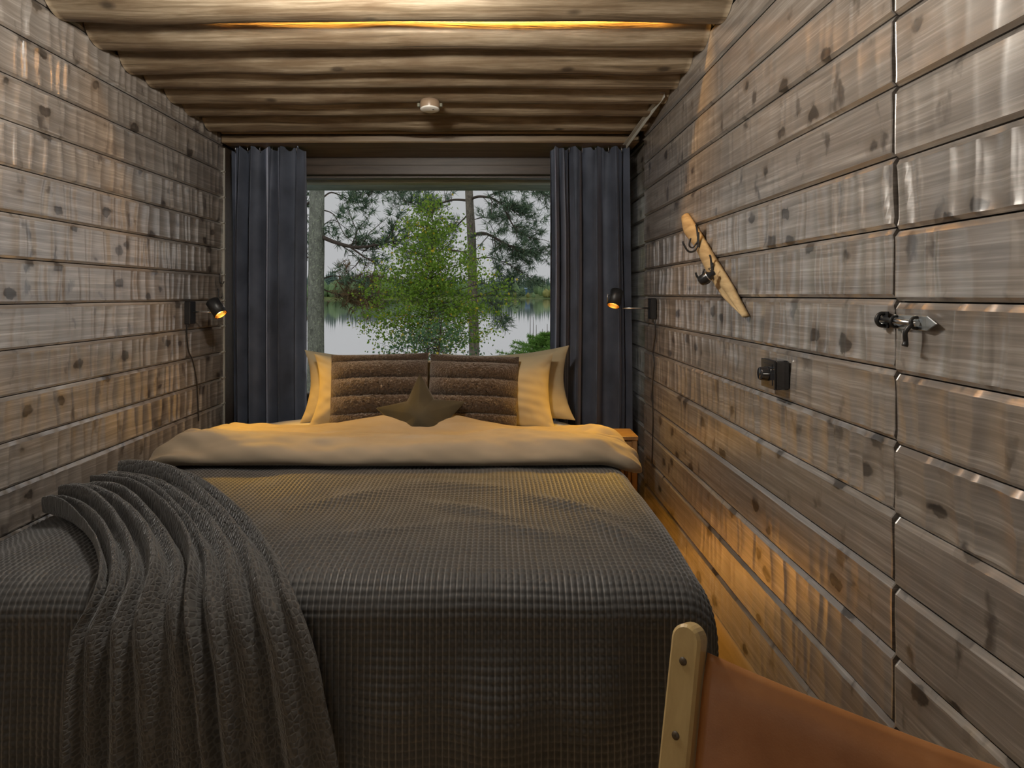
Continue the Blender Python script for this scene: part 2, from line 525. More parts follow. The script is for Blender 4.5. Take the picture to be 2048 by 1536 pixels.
def log_y(v, R):
    a = math.atan((V0 - v) / F)
    return ((1.0675 + R) * math.cos(a) - R) / (math.sin(a) + .072 * math.cos(a))
LOGS = [(45, .098), (102, .090), (147, .092), (177, .078), (207, .084), (232, .082), (262, .095)]
LY = [(log_y(v, R), R) for v, R in LOGS]
LY = [(LY[0][0] - .22 * k, .108) for k in (4, 3, 2, 1)] + LY
def log(y, R, seed):
    nx, ns = 110, 36
    xs = np.linspace(XL + .001, XR - .001, nx)
    a = np.linspace(0, 2 * PI, ns, endpoint=False)
    X, A = np.meshgrid(xs, a, indexing='ij')
    r = R * (1 + .06 * snoise(X * 3.6, np.cos(A) * .8, seed, 3) + .015 * snoise(X * 10, A * 3, seed + 1, 2))
    r += .006 * np.maximum(0, snoise(X * 6, np.sin(A) * 2, seed + 2, 2)) ** 2
    V = np.stack([X - (XL + XR) / 2, r * np.cos(A), r * np.sin(A)], -1)
    Q = gridq(nx, ns, False, True).tolist()
    Q += [list(range(ns))[::-1], [(nx - 1) * ns + k for k in range(ns)]]
    me = bpy.data.meshes.new('log')
    me.from_pydata(V.reshape(-1, 3).tolist(), [], [q[::-1] for q in Q])
    sm = np.ones(len(Q), bool); sm[-2:] = False
    me.polygons.foreach_set('use_smooth', sm); me.update()
    o = link('log', me, M_LOG, ceiling)
    o.location = ((XL + XR) / 2, y, hb(y) + R)
    return o
for i, (y, R) in enumerate(LY): log(y, R, 40 + i * 7)

# cornice boards above the curtains
zc = hb(3.40)
cb = empty('cornice', ((XL + XR) / 2, 3.45, zc))
hw = (XR - XL) / 2 - .003
MB().box(-hw, hw, -.075, .29, -.018, .022, .006).build('board', M_BOARD, cb)
MB().box(-hw, hw, -.09, -.05, .026, .06, .008).build('board', M_BOARD, cb)
tag(cb, 'brown wooden cornice of two boards running across above both dark curtains', 'board')

# ------------------------------------------------------------------ bed
BX0, BX1, BY0, BY1 = -1.27, .44, 1.56, 3.36
ZT = .45                                        # top of the bedspread
M_BEDWOOD = clear_wood('bed_frame_wood', (.16, .10, .055), (.28, .19, .11), 1)
bed = empty('bed', ((BX0 + BX1) / 2, BY0, 0), 0, 'low wooden double bed standing under the window', 'bed')
w = (BX1 - BX0) / 2; L = BY1 - BY0
MB().box(-w, -w + .03, 0, L, .12, .24, .004).build('side_rail', M_BEDWOOD, bed)
MB().box(w - .03, w, 0, L, .12, .24, .004).build('side_rail', M_BEDWOOD, bed)
MB().box(-w + .03, w - .03, 0, .03, .12, .24, .004).build('foot_rail', M_BEDWOOD, bed)
MB().box(-w + .03, w - .03, L - .03, L, .12, .24, .004).build('head_rail', M_BEDWOOD, bed)
MB().box(-w + .03, w - .03, .03, L - .03, .215, .24).build('slat_base', M_BEDWOOD, bed)
for sx in (-1, 1):
    for yy in (.08, L - .14):
        MB().box(sx * (w - .09) - .03, sx * (w - .09) + .03, yy, yy + .06, 0, .12, .004).build('leg', M_BEDWOOD, bed)

M_SHEET = cloth('white_sheet', (.52, .49, .43), .8, .1, 1200, .08, var=.03)
def rounded_slab(x0, x1, y0, y1, z0, z1, r, nx=90, ny=90, seed=3, puff=.012):
    """closed soft slab as a superellipsoid-like shell"""
    u = np.linspace(-1, 1, nx); v = np.linspace(-1, 1, ny)
    U, Vv = np.meshgrid(u, v, indexing='ij')
    cx, cy = (x0 + x1) / 2, (y0 + y1) / 2; hx, hy = (x1 - x0) / 2, (y1 - y0) / 2
    def soft(s, h):
        d = (1 - np.abs(s)) * h
        return np.where(d < r, np.sqrt(np.clip(1 - ((r - d) / r) ** 2, 0, 1)), 1.0)
    e = soft(U, hx) * soft(Vv, hy)
    mid = (z0 + z1) / 2; hz = (z1 - z0) / 2
    top = mid + hz * (e ** .7) + puff * snoise(U * 3, Vv * 3, seed) * e
    bot = mid - hz * (e ** .7)
    X = cx + hx * U; Y = cy + hy * Vv
    return np.stack([X, Y, top], -1), np.stack([X, Y, bot], -1)

def shell(name, T, B, mat, parent=None, uv=None):
    nu, nv = T.shape[:2]
    Q1 = gridq(nu, nv); Q2 = gridq(nu, nv)[:, ::-1] + nu * nv
    V = np.concatenate([T.reshape(-1, 3), B.reshape(-1, 3)])
    rim = [i * nv for i in range(nu)] + [(nu - 1) * nv + j for j in range(1, nv)] + [i * nv + nv - 1 for i in range(nu - 2, -1, -1)] + [j for j in range(nv - 2, 0, -1)]
    n = nu * nv
    S = np.array([[rim[k], rim[(k + 1) % len(rim)], rim[(k + 1) % len(rim)] + n, rim[k] + n] for k in range(len(rim))])
    return quadmesh(name, V, np.concatenate([Q1, Q2, S[:, ::-1]]), mat, parent)

T, B = rounded_slab(BX0, BX1 + .02, BY0 + .005, BY1 + .02, .245, .415, .09)
T[..., 2] += .068 * sstep(2.72, 2.98, T[..., 1]) * (1 - ((T[..., 0] + .415) / .87) ** 6).clip(0, 1)
mattress = shell('mattress', T, B, M_SHEET)
tag(mattress, 'white sheeted mattress showing at the head of the bed beside the pillows', 'mattress')

# popcorn bedspread: a cloth laid over top, right side and foot
def wrap(d, r):
    d = np.asarray(d, float)
    q = r * PI / 2
    off = np.where(d < 0, d, np.where(d < q, r * np.sin(np.clip(d, 0, q) / r), r))
    drop = np.where(d < 0, 0, np.where(d < q, r * (1 - np.cos(np.clip(d, 0, q) / r)), r + d - q))
    return off, drop
PX, PY = .0150, .0190
def spread_base(s, t):
    """s: across from the left wall, t: from the fold towards the foot; world units"""
    ox, dx = wrap(s - .435, .075)
    oy, dy = wrap(1.56 - t, .085)
    X = .435 + ox
    Y = 1.56 - oy
    Z = ZT - dx - dy
    top = (1 - sstep(.02, .12, dx + dy))
    wr = .010 * snoise(s * 4.2, t * 5.0, 11, 3) + .006 * snoise(s * 9 + t * 6, t * 8, 12, 2)
    # creases
    for (x0, y0, ang, ln, am) in ((-.08, 1.98, -.55, .30, .016), (.24, 1.98, -.75, .30, .02), (.05, 1.80, -.35, .30, .012), (-.35, 1.78, .35, .4, .010), (-.1, 2.2, -.2, .35, .010), (.33, 1.78, -1.0, .25, .016), (-.5, 2.1, .5, .3, .010)):
        a = (s - x0) * math.cos(ang) + (t - y0) * math.sin(ang); b = -(s - x0) * math.sin(ang) + (t - y0) * math.cos(ang)
        wr = wr + am * np.exp(-(a / ln * 2) ** 2) * np.exp(-(b / .035) ** 2)
    Z = Z + top * wr
    Z = Z - .012 * sstep(2.35, 2.6, t)
    # sinks towards the left wall
    Z = Z - .065 * (1 - sstep(-1.46, -1.18, s)) * top
    # hanging sides swing a little
    Y = Y - sstep(.08, .35, dy) * (.014 + .018 * snoise(s * 9, t * 2.2, 21, 2) + .010 * np.sin(s * 26 + 1.5))
    X = X + sstep(.08, .30, dx) * (.02 + .012 * snoise(t * 9, s * 2, 22, 2)) + .03 * sstep(.1, .42, dy) * sstep(.36, .5, s)
    Z = np.maximum(Z, .012)
    return np.stack([X, Y, Z], -1)
ds, dt = PX / 5, PY / 5
S1 = np.arange(-1.445, .435 + .118 + .16, ds); T1 = np.arange(2.66, 1.56 - .1335 - .345, -dt)
Sg, Tg = np.meshgrid(S1, T1, indexing='ij')
Pb = spread_base(Sg, Tg)
gu = np.gradient(Pb, axis=0); gv = np.gradient(Pb, axis=1)
Nn = np.cross(gu, gv); Nn /= (np.linalg.norm(Nn, axis=-1, keepdims=True) + 1e-9)
Nn *= np.sign(Nn[5, 5, 2])
wob = .0016 * snoise(Sg * 30, Tg * 30, 31, 2)
a = np.abs(np.sin(PI * (Sg + wob) / PX)); b = np.abs(np.sin(PI * (Tg + wob) / PY))
hgt = .0058 * (a ** .55) * (.30 + .70 * b ** .6)
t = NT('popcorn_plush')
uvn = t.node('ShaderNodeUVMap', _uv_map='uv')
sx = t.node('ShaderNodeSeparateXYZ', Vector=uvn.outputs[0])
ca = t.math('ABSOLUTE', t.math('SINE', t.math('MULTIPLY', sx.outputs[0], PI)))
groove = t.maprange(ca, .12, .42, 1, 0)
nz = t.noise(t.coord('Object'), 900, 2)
colr = t.mix(groove, (.026, .0255, .0255), (.12, .118, .116))  # paler base weave in the grooves, also painting in their window glisten
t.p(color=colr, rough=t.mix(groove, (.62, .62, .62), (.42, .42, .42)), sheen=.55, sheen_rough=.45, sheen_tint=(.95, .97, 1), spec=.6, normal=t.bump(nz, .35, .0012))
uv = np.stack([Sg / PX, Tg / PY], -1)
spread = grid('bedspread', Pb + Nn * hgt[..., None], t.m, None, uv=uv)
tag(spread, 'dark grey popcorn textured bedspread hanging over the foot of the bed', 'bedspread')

# gathered throw over the left half of the foot
RB = np.array([(-1.30, 2.30, .47), (-.967, 2.064, .485), (-.715, 1.795, .49), (-.545, 1.575, .478), (-.455, 1.462, .428), (-.40, 1.425, .322), (-.37, 1.415, .197), (-.335, 1.41, .03)])
LB = np.array([(-1.405, 1.99, .435), (-1.17, 1.78, .465), (-1.0, 1.60, .475), (-.915, 1.475, .44), (-.94, 1.43, .36), (-.948, 1.42, .28), (-.951, 1.415, .19), (-.951, 1.41, .03)])
NA, NB_ = 330, 260
R_ = spline(RB, NB_); L_ = spline(LB, NB_)
sA = np.linspace(0, 1, NA)[:, None]; tB = np.linspace(0, 1, NB_)[None, :]
base = L_[None] * (1 - sA[..., None]) + R_[None] * sA[..., None]
# near the wall the gathers bulge out
gu = np.gradient(base, axis=0); gv = np.gradient(base, axis=1)
Nt = np.cross(gu, gv); Nt /= np.linalg.norm(Nt, axis=-1, keepdims=True) + 1e-9
flipt = np.sign(Nt[NA // 2, 20, 2]); Nt *= flipt
sw = sA + .020 * snoise(tB * 7 + 0 * sA, sA * 2 + 0 * tB, 51, 2) + .03 * np.sin(tB * 3 + .5)
phase = np.interp(sw.ravel(), [-.1, 0, .07, .16, .27, .40, .50, .58, .68, .80, .93, 1.0, 1.1], [-1, 0, 1, 2, 3, 4, 5, 6, 7, 8, 9, 9.6, 10.5]).reshape(sw.shape)
fold = (.5 - .5 * np.cos(2 * PI * phase)) ** .8
ampv = .026 + .010 * np.sin(phase * 2.3 + 1) + .046 * np.exp(-((tB - .24) / .28) ** 2) + .006 * snoise(phase * 1.0, tB * 9, 52, 2)
dep = .012 * np.abs(np.sin(PI * phase * .5 + tB * 4)) ** 2
fade = np.clip(np.minimum(sA / .03, (1 - sA) / .03), 0, 1) ** .5
disp = (fold * ampv + dep) * (.25 + .75 * fade) + .0018 * snoise(sA * 90, tB * 60, 53, 2)
Pt = base + Nt * disp[..., None]
Pt[..., 2] = np.maximum(Pt[..., 2], .012)
Pt2 = base + Nt * (disp[..., None] - .006)
Pt2[..., 2] = np.maximum(Pt2[..., 2] - .002, .008)
t = NT('plush_throw')
uvn = t.node('ShaderNodeUVMap', _uv_map='uv')
vo = t.node('ShaderNodeTexVoronoi', Vector=uvn.outputs[0], Scale=1.0, _feature='DISTANCE_TO_EDGE', Randomness=.55)
cell = t.maprange(vo.outputs['Distance'], .0, .22, 0, 1)
nz = t.noise(t.coord('Object'), 700, 2)
hh = t.math('ADD', cell, t.math('MULTIPLY', nz, .25))
t.p(color=t.mix(cell, (.108, .106, .102), (.060, .057, .055)), rough=.75, sheen=.35, sheen_rough=.35, sheen_tint=(.92, .96, 1), spec=.35, normal=t.bump(hh, .6, .003))
uv = np.stack(np.broadcast_arrays(sA * 66, tB * 112), -1)
M_THROW = t.m
nq = gridq(NA, NB_)
throw = quadmesh('throw_blanket', np.concatenate([Pt.reshape(-1, 3), Pt2.reshape(-1, 3)]), np.concatenate([nq if flipt > 0 else nq[:, ::-1], (nq[:, ::-1] if flipt > 0 else nq) + NA * NB_]), M_THROW, None, True, np.concatenate([uv.reshape(-1, 2)] * 2))
tag(throw, 'soft dark grey throw blanket gathered in folds over the left of the bed foot', 'blanket')

# duvet folded back in a thick roll
M_DUVET = cloth('cream_duvet', (.31, .26, .195), .75, .15, 1100, .08, var=.05)
prof = np.array([(2.60, .002), (2.47, .004), (2.425, .022), (2.425, .058), (2.455, .088), (2.52, .104), (2.60, .098), (2.69, .078), (2.78, .070), (2.87, .080), (2.95, .078), (3.02, .052), (3.06, .016), (3.05, .003)])
nx, npf = 260, 120
pf = spline(prof, npf)
xs = np.linspace(-1.345, .575, nx)
Xd = np.repeat(xs[:, None], npf, 1)
e = np.clip(np.minimum((xs + 1.345) / .14, (.575 - xs) / .075), 0, 1)
e = np.sqrt(np.clip(1 - (1 - e) ** 2, 0.0, 1))
hs = (.30 + .70 * e)[:, None]
yc = 2.66
Yd = yc + (pf[None, :, 0] - yc) * (.72 + .28 * e)[:, None]
Zr = pf[None, :, 1] * hs
back = sstep(2.68, 2.9, pf[None, :, 0])
frontm = 1 - back
cen = np.exp(-((xs[:, None] + .36) / .30) ** 2)
Zr = Zr + back * (pf[None, :, 1] > .03) * (.038 * cen * np.exp(-((pf[None, :, 0] - 2.93) / .12) ** 2) - .022 * (1 - cen))
Zr = Zr * (1 + frontm * .10 * snoise(xs[:, None] * 4, pf[None, :, 0] * 2, 61, 2))
Yd = Yd + .018 * snoise(xs[:, None] * 2.2, pf[None, :, 0] * 0, 62, 2) + .03 * (xs[:, None] + .4) * frontm * .6
ang = np.arange(npf)[None, :] / npf
wr = .011 * snoise(xs[:, None] * 11 + ang * 9, ang * 26, 63, 3) + .004 * np.abs(snoise(xs[:, None] * 5 + ang * 14, ang * 30 - xs[:, None] * 8, 64, 2))
edgew = 1 + 2.2 * np.exp(-((xs[:, None] + 1.25) / .16) ** 2) + 1.8 * np.exp(-((xs[:, None] - .50) / .12) ** 2)
Zd = ZT + .004 + Zr + wr * edgew * np.clip(pf[None, :, 1] / .03, 0, 1)
Yd = Yd - .5 * wr * edgew * frontm
# right end droops over the mattress edge, left end sinks towards the wall
Zd = Zd - .038 * sstep(.40, .575, Xd) - .03 * (1 - sstep(-1.345, -1.2, Xd))
duvet = grid('duvet', np.stack([Xd, Yd, Zd], -1), M_DUVET, None, cv=True)
capv = [(float(Xd[i, 0]), float(Yd[i].mean()), float(Zd[i].mean())) for i in (0, -1)]
tag(duvet, 'cream duvet folded back in a thick roll across the bed', 'duvet')

# ------------------------------------------------------------------ pillows
def pillow_mesh(w, h, t, seed, ear=.06, n=84, wrinkle=.006, bands=0, fur=0.0, asym=0.0):
    u = np.linspace(-1, 1, n); U, Vv = np.meshgrid(u, u, indexing='ij')
    # sample denser near rims
    U = np.sin(U * PI / 2); Vv = np.sin(Vv * PI / 2)
    X = w / 2 * U * (1 - ear * (1 - Vv ** 2))
    Z = h / 2 * Vv * (1 - ear * 1.2 * (1 - U ** 2))
    th = (np.clip(1 - np.abs(U) ** 2.4, 0, 1) ** .62) * (np.clip(1 - np.abs(Vv) ** 2.4, 0, 1) ** .62)
    wr = wrinkle * snoise(U * 5, Vv * 5, seed, 3) * th ** .3 + wrinkle * .8 * np.abs(snoise(U * 8 + Vv * 5, Vv * 3 - U * 4, seed + 1, 2)) * (1 - th)
    tf = t / 2 * th; tb = t / 2 * th
    if bands:
        q = np.abs(np.sin(PI * bands * (Vv + 1) / 2 + .04 * np.sin(U * 5 + seed)))
        tf = tf + (.030 * q ** .5 - .022) * th ** .3
        tb = tb + (.012 * q ** .5 - .008) * th ** .35
    r = np.random.default_rng(seed)
    F_ = np.stack([X, -(tf + wr), Z], -1); B_ = np.stack([X, tb, Z], -1)
    if fur:
        F_ += r.normal(0, fur, F_.shape) * np.clip(th[..., None], .2, 1)
    F_[..., 2] += h / 2; B_[..., 2] += h / 2
    return F_, B_

def pillow(name, F_, B_, mat, loc, tilt, rz, roll=0.0):
    o = shell(name, F_, B_, mat)
    o.location = loc
    o.rotation_euler = (tilt, roll, rz)
    return o
M_PCASE = cloth('lamp_warmed_pillowcase', (.40, .335, .215), .75, .1, 1200, .06, var=.03)  # white cases tinted gold, the lamps' warmth painted into the cloth
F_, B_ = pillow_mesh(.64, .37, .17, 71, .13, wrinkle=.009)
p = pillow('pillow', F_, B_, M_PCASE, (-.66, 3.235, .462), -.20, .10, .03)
tag(p, 'rearmost white pillow at the far left, its corner by the left curtain', 'pillow')
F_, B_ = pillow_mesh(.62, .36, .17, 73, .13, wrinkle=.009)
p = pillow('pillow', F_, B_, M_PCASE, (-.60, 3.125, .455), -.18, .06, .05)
tag(p, 'white pillow squeezed between the left fluffy cushion and the rearmost left pillow', 'pillow')
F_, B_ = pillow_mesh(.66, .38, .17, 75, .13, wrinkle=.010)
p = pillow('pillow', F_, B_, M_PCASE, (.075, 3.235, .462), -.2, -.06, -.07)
tag(p, 'white pillow at the far right of the row, its raised corner against the right curtain', 'pillow')
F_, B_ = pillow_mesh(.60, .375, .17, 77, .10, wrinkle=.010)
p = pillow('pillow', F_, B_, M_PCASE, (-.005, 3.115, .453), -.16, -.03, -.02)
tag(p, 'white pillow directly behind the right fluffy cushion', 'pillow')

t = NT('brown_fur')
v = t.coord('Object')
n1 = t.noise(v, 160, 4, .7, .3); n2 = t.noise(v, 35, 3, .6)
t.p(color=t.ramp(n1, [(.3, (.024, .015, .010)), (.6, (.075, .050, .032)), (.8, (.125, .088, .058))]), rough=.8, sheen=.6, sheen_rough=.4, sheen_tint=(1, .92, .85), spec=.2,
    normal=t.bump(t.math('ADD', n1, t.math('MULTIPLY', n2, .6)), .9, .008))
M_FUR = t.m
F_, B_ = pillow_mesh(.465, .37, .15, 81, .015, n=170, wrinkle=.004, bands=4.4, fur=.0021)
p = pillow('fluffy_cushion', F_, B_, M_FUR, (-.545, 3.005, .472), -.26, .05, -.02)
tag(p, 'brown fluffy ribbed cushion on the left, partly behind the star cushion', 'cushion')
F_, B_ = pillow_mesh(.43, .36, .15, 85, .015, n=170, wrinkle=.004, bands=4.4, fur=.0021)
p = pillow('fluffy_cushion', F_, B_, M_FUR, (-.112, 3.02, .472), -.24, -.04, .03)
tag(p, 'brown fluffy ribbed cushion on the right, next to the lit white pillow', 'cushion')

# star cushion
M_STAR = cloth('olive_star_cloth', (.045, .041, .028), .85, .35, 600, .3, var=.12)
nr, na = 40, 200
rr = np.sin(np.linspace(0, 1, nr) * PI / 2)[:, None]
th = np.linspace(0, 2 * PI, na, endpoint=False)[None, :]
def star_r(a):
    q = (a * 5 / (2 * PI)) % 1.0
    q = np.abs(q - .5) * 2            # 1 at points, 0 at notches
    # straight-sided star with soft notches
    R1, R2 = .215, .108
    g = PI / 5
    phi = (1 - q) * g
    A = np.array([R1, 0]); Bp = np.array([R2 * math.cos(g), R2 * math.sin(g)])
    dx, dy = Bp - A
    s = -(A[1] - A[0] * np.tan(phi)) / (dy - dx * np.tan(phi))
    return np.hypot(A[0] + s * dx, A[1] + s * dy)
rad = star_r(th + 0 * rr)
Rr = rr * rad
thk = .078 * np.clip(1 - rr ** 2.6, 0, 1) ** .55 * (.28 + .85 * np.exp(-(Rr / .115) ** 2)) + .006 * snoise(Rr * 40 * np.cos(th), Rr * 40 * np.sin(th), 94, 2) * (rr < .98) + .003 * snoise(rr * 4 * np.cos(th), rr * 4 * np.sin(th) , 92, 2) * (1 - rr)
Xs = Rr * np.sin(th); Zs = Rr * np.cos(th)
Fs = np.stack([Xs, -thk, Zs], -1); Bs = np.stack([Xs, thk * .8, Zs], -1)
n = nr * na
Qf = gridq(nr, na, False, True)
star = quadmesh('star_cushion', np.concatenate([Fs.reshape(-1, 3), Bs.reshape(-1, 3)]), np.concatenate([Qf, Qf[:, ::-1] + n]), M_STAR)
star.location = (-.335, 2.90, .552); star.rotation_euler = (-.40, -.07, .02)
tag(star, 'dark olive star shaped cushion leaning on the two fluffy cushions', 'cushion')

# ------------------------------------------------------------------ curtains
M_CURT = cloth('navy_velvet', (.072, .084, .115), .7, 1.0, 700, .25, tint=(.75, .80, 1.0), var=.2, sheen_rough=.32, spec=.3)
def curtain(x0, x1, y, ztop, zbot, folds, seed, label):
    nx, nz = 240, 70
    s = np.linspace(0, 1, nx)[:, None]; q = np.linspace(0, 1, nz)[None, :]      # q 0 top
    r = np.random.default_rng(seed)
    w = s + .012 * snoise(s * 9 + 0 * q, q * 3, seed, 2) * np.minimum(1, q * 4)
    knots = np.sort(np.r_[0, r.uniform(.05, .95, 0), 1])
    warp = np.interp(w, np.linspace(0, 1, 8), np.r_[0, np.sort(r.uniform(.08, .92, 6)) * .6 + np.linspace(.14, .86, 6) * .4, 1])
    amp = (.027 + .024 * (1 + snoise(warp * 7, q * .6, seed + 2, 2)) * .8) * (.55 + .45 * np.minimum(1, q * 5))
    yy = y + amp * np.sin(2 * PI * folds * warp + .3 * np.sin(q * 2)) + .008 * np.sin(2 * PI * folds * 2.3 * warp + q)
    xx = x0 + (x1 - x0) * (s + .010 * np.sin(2 * PI * folds * warp * 2 + 1))
    xx = xx + .010 * snoise(s * 5, q * 2.2, seed + 4, 2)
    drop = .020 * np.maximum(0, np.sin(2 * PI * folds * 1.0 * s + 1)) * np.exp(-q * 40)
    zz = ztop - drop + (zbot - ztop) * q + 0 * s
    V = np.stack(np.broadcast_arrays(xx, yy, zz), -1)
    root = empty('curtain', ((x0 + x1) / 2, y, zbot), 0, label, 'curtain', 'velvet curtains at the window')
    Vl = V - np.array(root.location)[None, None]
    V2 = Vl.copy(); V2[..., 1] += .003
    nq = gridq(nx, nz)
    quadmesh('cloth_panel', np.concatenate([Vl.reshape(-1, 3), V2.reshape(-1, 3)]), np.concatenate([nq, nq[:, ::-1] + nx * nz]), M_CURT, root)
    for k in range(int(folds) + 1):
        xk = x0 + (x1 - x0) * (k + .4) / (int(folds) + 1) - root.location.x
        zk = ztop - root.location.z
        MB().tube([(xk, .0, zk - .03), (xk, -.012, zk - .012), (xk, -.004, zk + .006), (xk, .006, zk + .002)], .0022, 6).build('curtain_hook', M_STEEL, root)
    return root
curtain(-1.432, -1.035, 3.475, zc - .02, .012, 5.2, 5, 'dark navy velvet curtain drawn to the left side of the window')
curtain(.302, .728, 3.475, zc - .02, .012, 5.6, 9, 'dark navy velvet curtain drawn to the right side of the window')

# ------------------------------------------------------------------ nightstand
M_NS = clear_wood('nightstand_wood', (.13, .075, .034), (.23, .14, .065), 2)
ns = empty('nightstand', (.565, 2.985, 0), 0, 'small wooden slatted nightstand wedged between bed and right wall', 'nightstand')
MB().box(-.085, .085, -.085, .085, .455, .475, .003).build('top', M_NS, ns)
for sx in (-1, 1):
    for sy in (-1, 1):
        MB().box(sx * .07 - .012, sx * .07 + .012, sy * .068 - .012, sy * .068 + .012, 0, .455, .002).build('leg', M_NS, ns)
for zz in (.05, .415):
    MB().box(-.058, .058, -.078, -.063, zz, zz + .035, .002).build('rail', M_NS, ns)
for k in range(4):
    xk = -.045 + k * .03
    MB().box(xk - .007, xk + .007, -.075, -.066, .085, .415, .001).build('slat', M_NS, ns)
MB().box(.066, .074, -.056, .056, .06, .45, .001).build('side_panel', M_NS, ns)
MB().box(-.058, .058, .066, .074, .06, .45, .001).build('back_panel', M_NS, ns)

# ------------------------------------------------------------------ reading lamps
M_REFL = plain('brass_reflector', (.85, .52, .14), .25, metal=1.0)
M_BULB = emit('warm_bulb', (1.0, .70, .38), 9.0)
def reading_lamp(side, wx, y, zb, zt, zarm, armlen, head, d, label, cord):
    """side=+1 on the left wall. d: direction the shade points to"""
    root = empty('reading_lamp', (wx, y, zb), 0, label, 'wall lamp', 'bedside reading lamps')
    O = Vector(root.location)
    hz = zt - zb
    mb = MB().box(min(0, side * .027), max(0, side * .027), -.03, .03, 0, hz, .003)
    box = mb.build('wall_box', M_BLACK, root)
    MB().box(min(side * .027, side * .0285), max(side * .027, side * .0285), -.022, .022, .008, hz - .008, .0005).build('cover_plate', M_BLACKP, box)
    hp = Vector(head) - O
    a0 = Vector((side * .027, 0, zarm - zb))
    elbow = Vector((hp.x - side * .01, hp.y + .03, hp.z + .0))
    MB().tube([a0, (side * armlen * .6, 0, zarm - zb), (side * armlen, .0, zarm - zb)], .0035, 8).build('arm', M_STEEL, root)
    D = Vector(d).normalized()
    q = Vector((0, 0, 1)).rotation_difference(D).to_matrix().to_4x4()
    M = Matrix.Translation(hp) @ q          # local z runs to the mouth
    Lh, R = .082, .031
    sh = MB().lathe([(0.001, -.002), (R - .004, -.002), (R, .002), (R, Lh), (R - .0025, Lh), (R - .003, Lh - .02), (R - .010, Lh - .034), (.001, Lh - .036)], 28, M).build('shade', M_BLACK, root)
    MB().lathe([(R - .0028, Lh - .001), (R - .0034, Lh - .018), (R - .011, Lh - .031)], 28, M).build('reflector', M_REFL, sh)
    MB().lathe([(.017, Lh - .028), (.016, Lh - .020), (.001, Lh - .019)], 20, M).build('bulb', M_BULB, sh)
    # swivel bracket
    side_v = D.cross(Vector((0, 1, 0))).normalized()
    bp = hp + D * .03 + Vector((side * R * .9, 0, .0))
    MB().tube([bp, bp + Vector((side * .012, 0, .012)), bp + Vector((side * .012, 0, -.03))], .0025, 6).build('swivel_bracket', M_STEEL, root)
    MB().tube([Vector(c) - O for c in cord], .0028, 7).build('cord', M_BLACKP, root)
    li = bpy.data.lights.new('bulb_light', 'SPOT')
    li.energy = READING_W; li.color = (1.0, .52, .035); li.spot_size = 1.62; li.spot_blend = .8; li.shadow_soft_size = .016
    lo = bpy.data.objects.new('bulb_light', li); COL.objects.link(lo); lo.parent = root
    lo.location = hp + D * (Lh - .012)
    lo.rotation_euler = D.to_track_quat('-Z', 'Y').to_euler()
    return root
cordL = spline([(XL + .010, 2.99, .98), (XL + .006, 3.0, .92), (XL + .005, 3.02, .85), (XL + .005, 3.06, .80), (XL + .005, 3.10, .70), (XL + .005, 3.11, .62), (XL + .005, 3.12, .50)], 40)
reading_lamp(1, XL, 3.015, .978, 1.085, 1.035, .125, (-1.335, 3.02, 1.085), (.58, -.22, -.72),
             'black spotlight reading lamp on the left wall, warm light on', cordL)
cordR = spline([(XR - .010, 3.02, .985), (XR - .006, 3.03, .93), (XR - .005, 3.08, .84), (XR - .005, 3.06, .78), (XR - .005, 3.09, .66), (XR - .005, 3.08, .5), (XR - .005, 3.1, .3)], 40)
reading_lamp(-1, XR, 3.06, 1.0, 1.10, 1.052, .155, (.585, 3.06, 1.135), (-.28, -.34, -.80),
             'black spotlight reading lamp on the right wall, warm light on', cordR)

# small J shaped hooks on the left wall by the curtain
for (yy, zz, lab) in ((3.36, 1.175, 'upper small black wall hook on the left wall beside the curtain'), (3.34, 1.10, 'lower small black J hook above the left reading lamp shade')):
    pts = [(XL + .001, yy, zz + .045), (XL + .006, yy, zz + .045), (XL + .007, yy, zz + .012), (XL + .012, yy, zz), (XL + .022, yy, zz), (XL + .028, yy, zz + .012)]
    h = MB().tube(spline(pts, 24), .0028, 8).build('wall_hook', M_BLACK)
    tag(h, lab, 'hook')

# ------------------------------------------------------------------ smoke detector on the ceiling
sd_y = log_y(207, .084) - .01
M_WHITE2 = plain('white_cover', (.86, .86, .82), .45)
sd = empty('smoke_detector', ((860 - U0) / F * (sd_y), sd_y - .005, hb(sd_y) - .038), 0, 'round white smoke detector on a ceiling log', 'smoke detector')
MB().lathe([(.0415, .004), (.0435, .010), (.0445, .026), (.043, .040), (.001, .040)], 40).build('housing', plain('detector_side', (.30, .21, .14), .35), sd)
MB().lathe([(.001, -.001), (.036, -.0005), (.0435, .003), (.0415, .0055)], 40).build('cover_face', M_WHITE2, sd)
sd.rotation_euler = (-.10, 0, 0)
for s in (-1, 1):
    MB().box(s * .050 - .006, s * .050 + .006, -.008, .008, .014, .030, .002).build('mounting_clip', plain('detector_clip', (.16, .16, .12), .4), sd)
MB().box(.012, .020, -.012, -.006, -.0016, -.0006).build('indicator', M_BLACKP, sd)

# metal angle along the right end of the ceiling
ch = empty('cable_channel', (.74, 3.1, 1.95), 0, 'pale metal angle strip running down the ceiling edge to the right curtain', 'metal strip')
p0, p1 = Vector((.742, 2.80, 1.99)) - Vector(ch.location), Vector((.700, 3.41, 1.905)) - Vector(ch.location)
dv = (p1 - p0).normalized()
for nm, wdt, thk, off in (('upright_flange', .003, .022, (0, 0, 0)), ('flat_flange', .020, .003, (-.009, 0, .010))):
    q = dv.to_track_quat('Y', 'Z').to_matrix().to_4x4()
    Mx = Matrix.Translation(p0 + Vector(off)) @ q
    MB().box(-wdt / 2, wdt / 2, 0, (p1 - p0).length, -thk / 2, thk / 2, .0006, Mx).build(nm, M_GALV, ch)

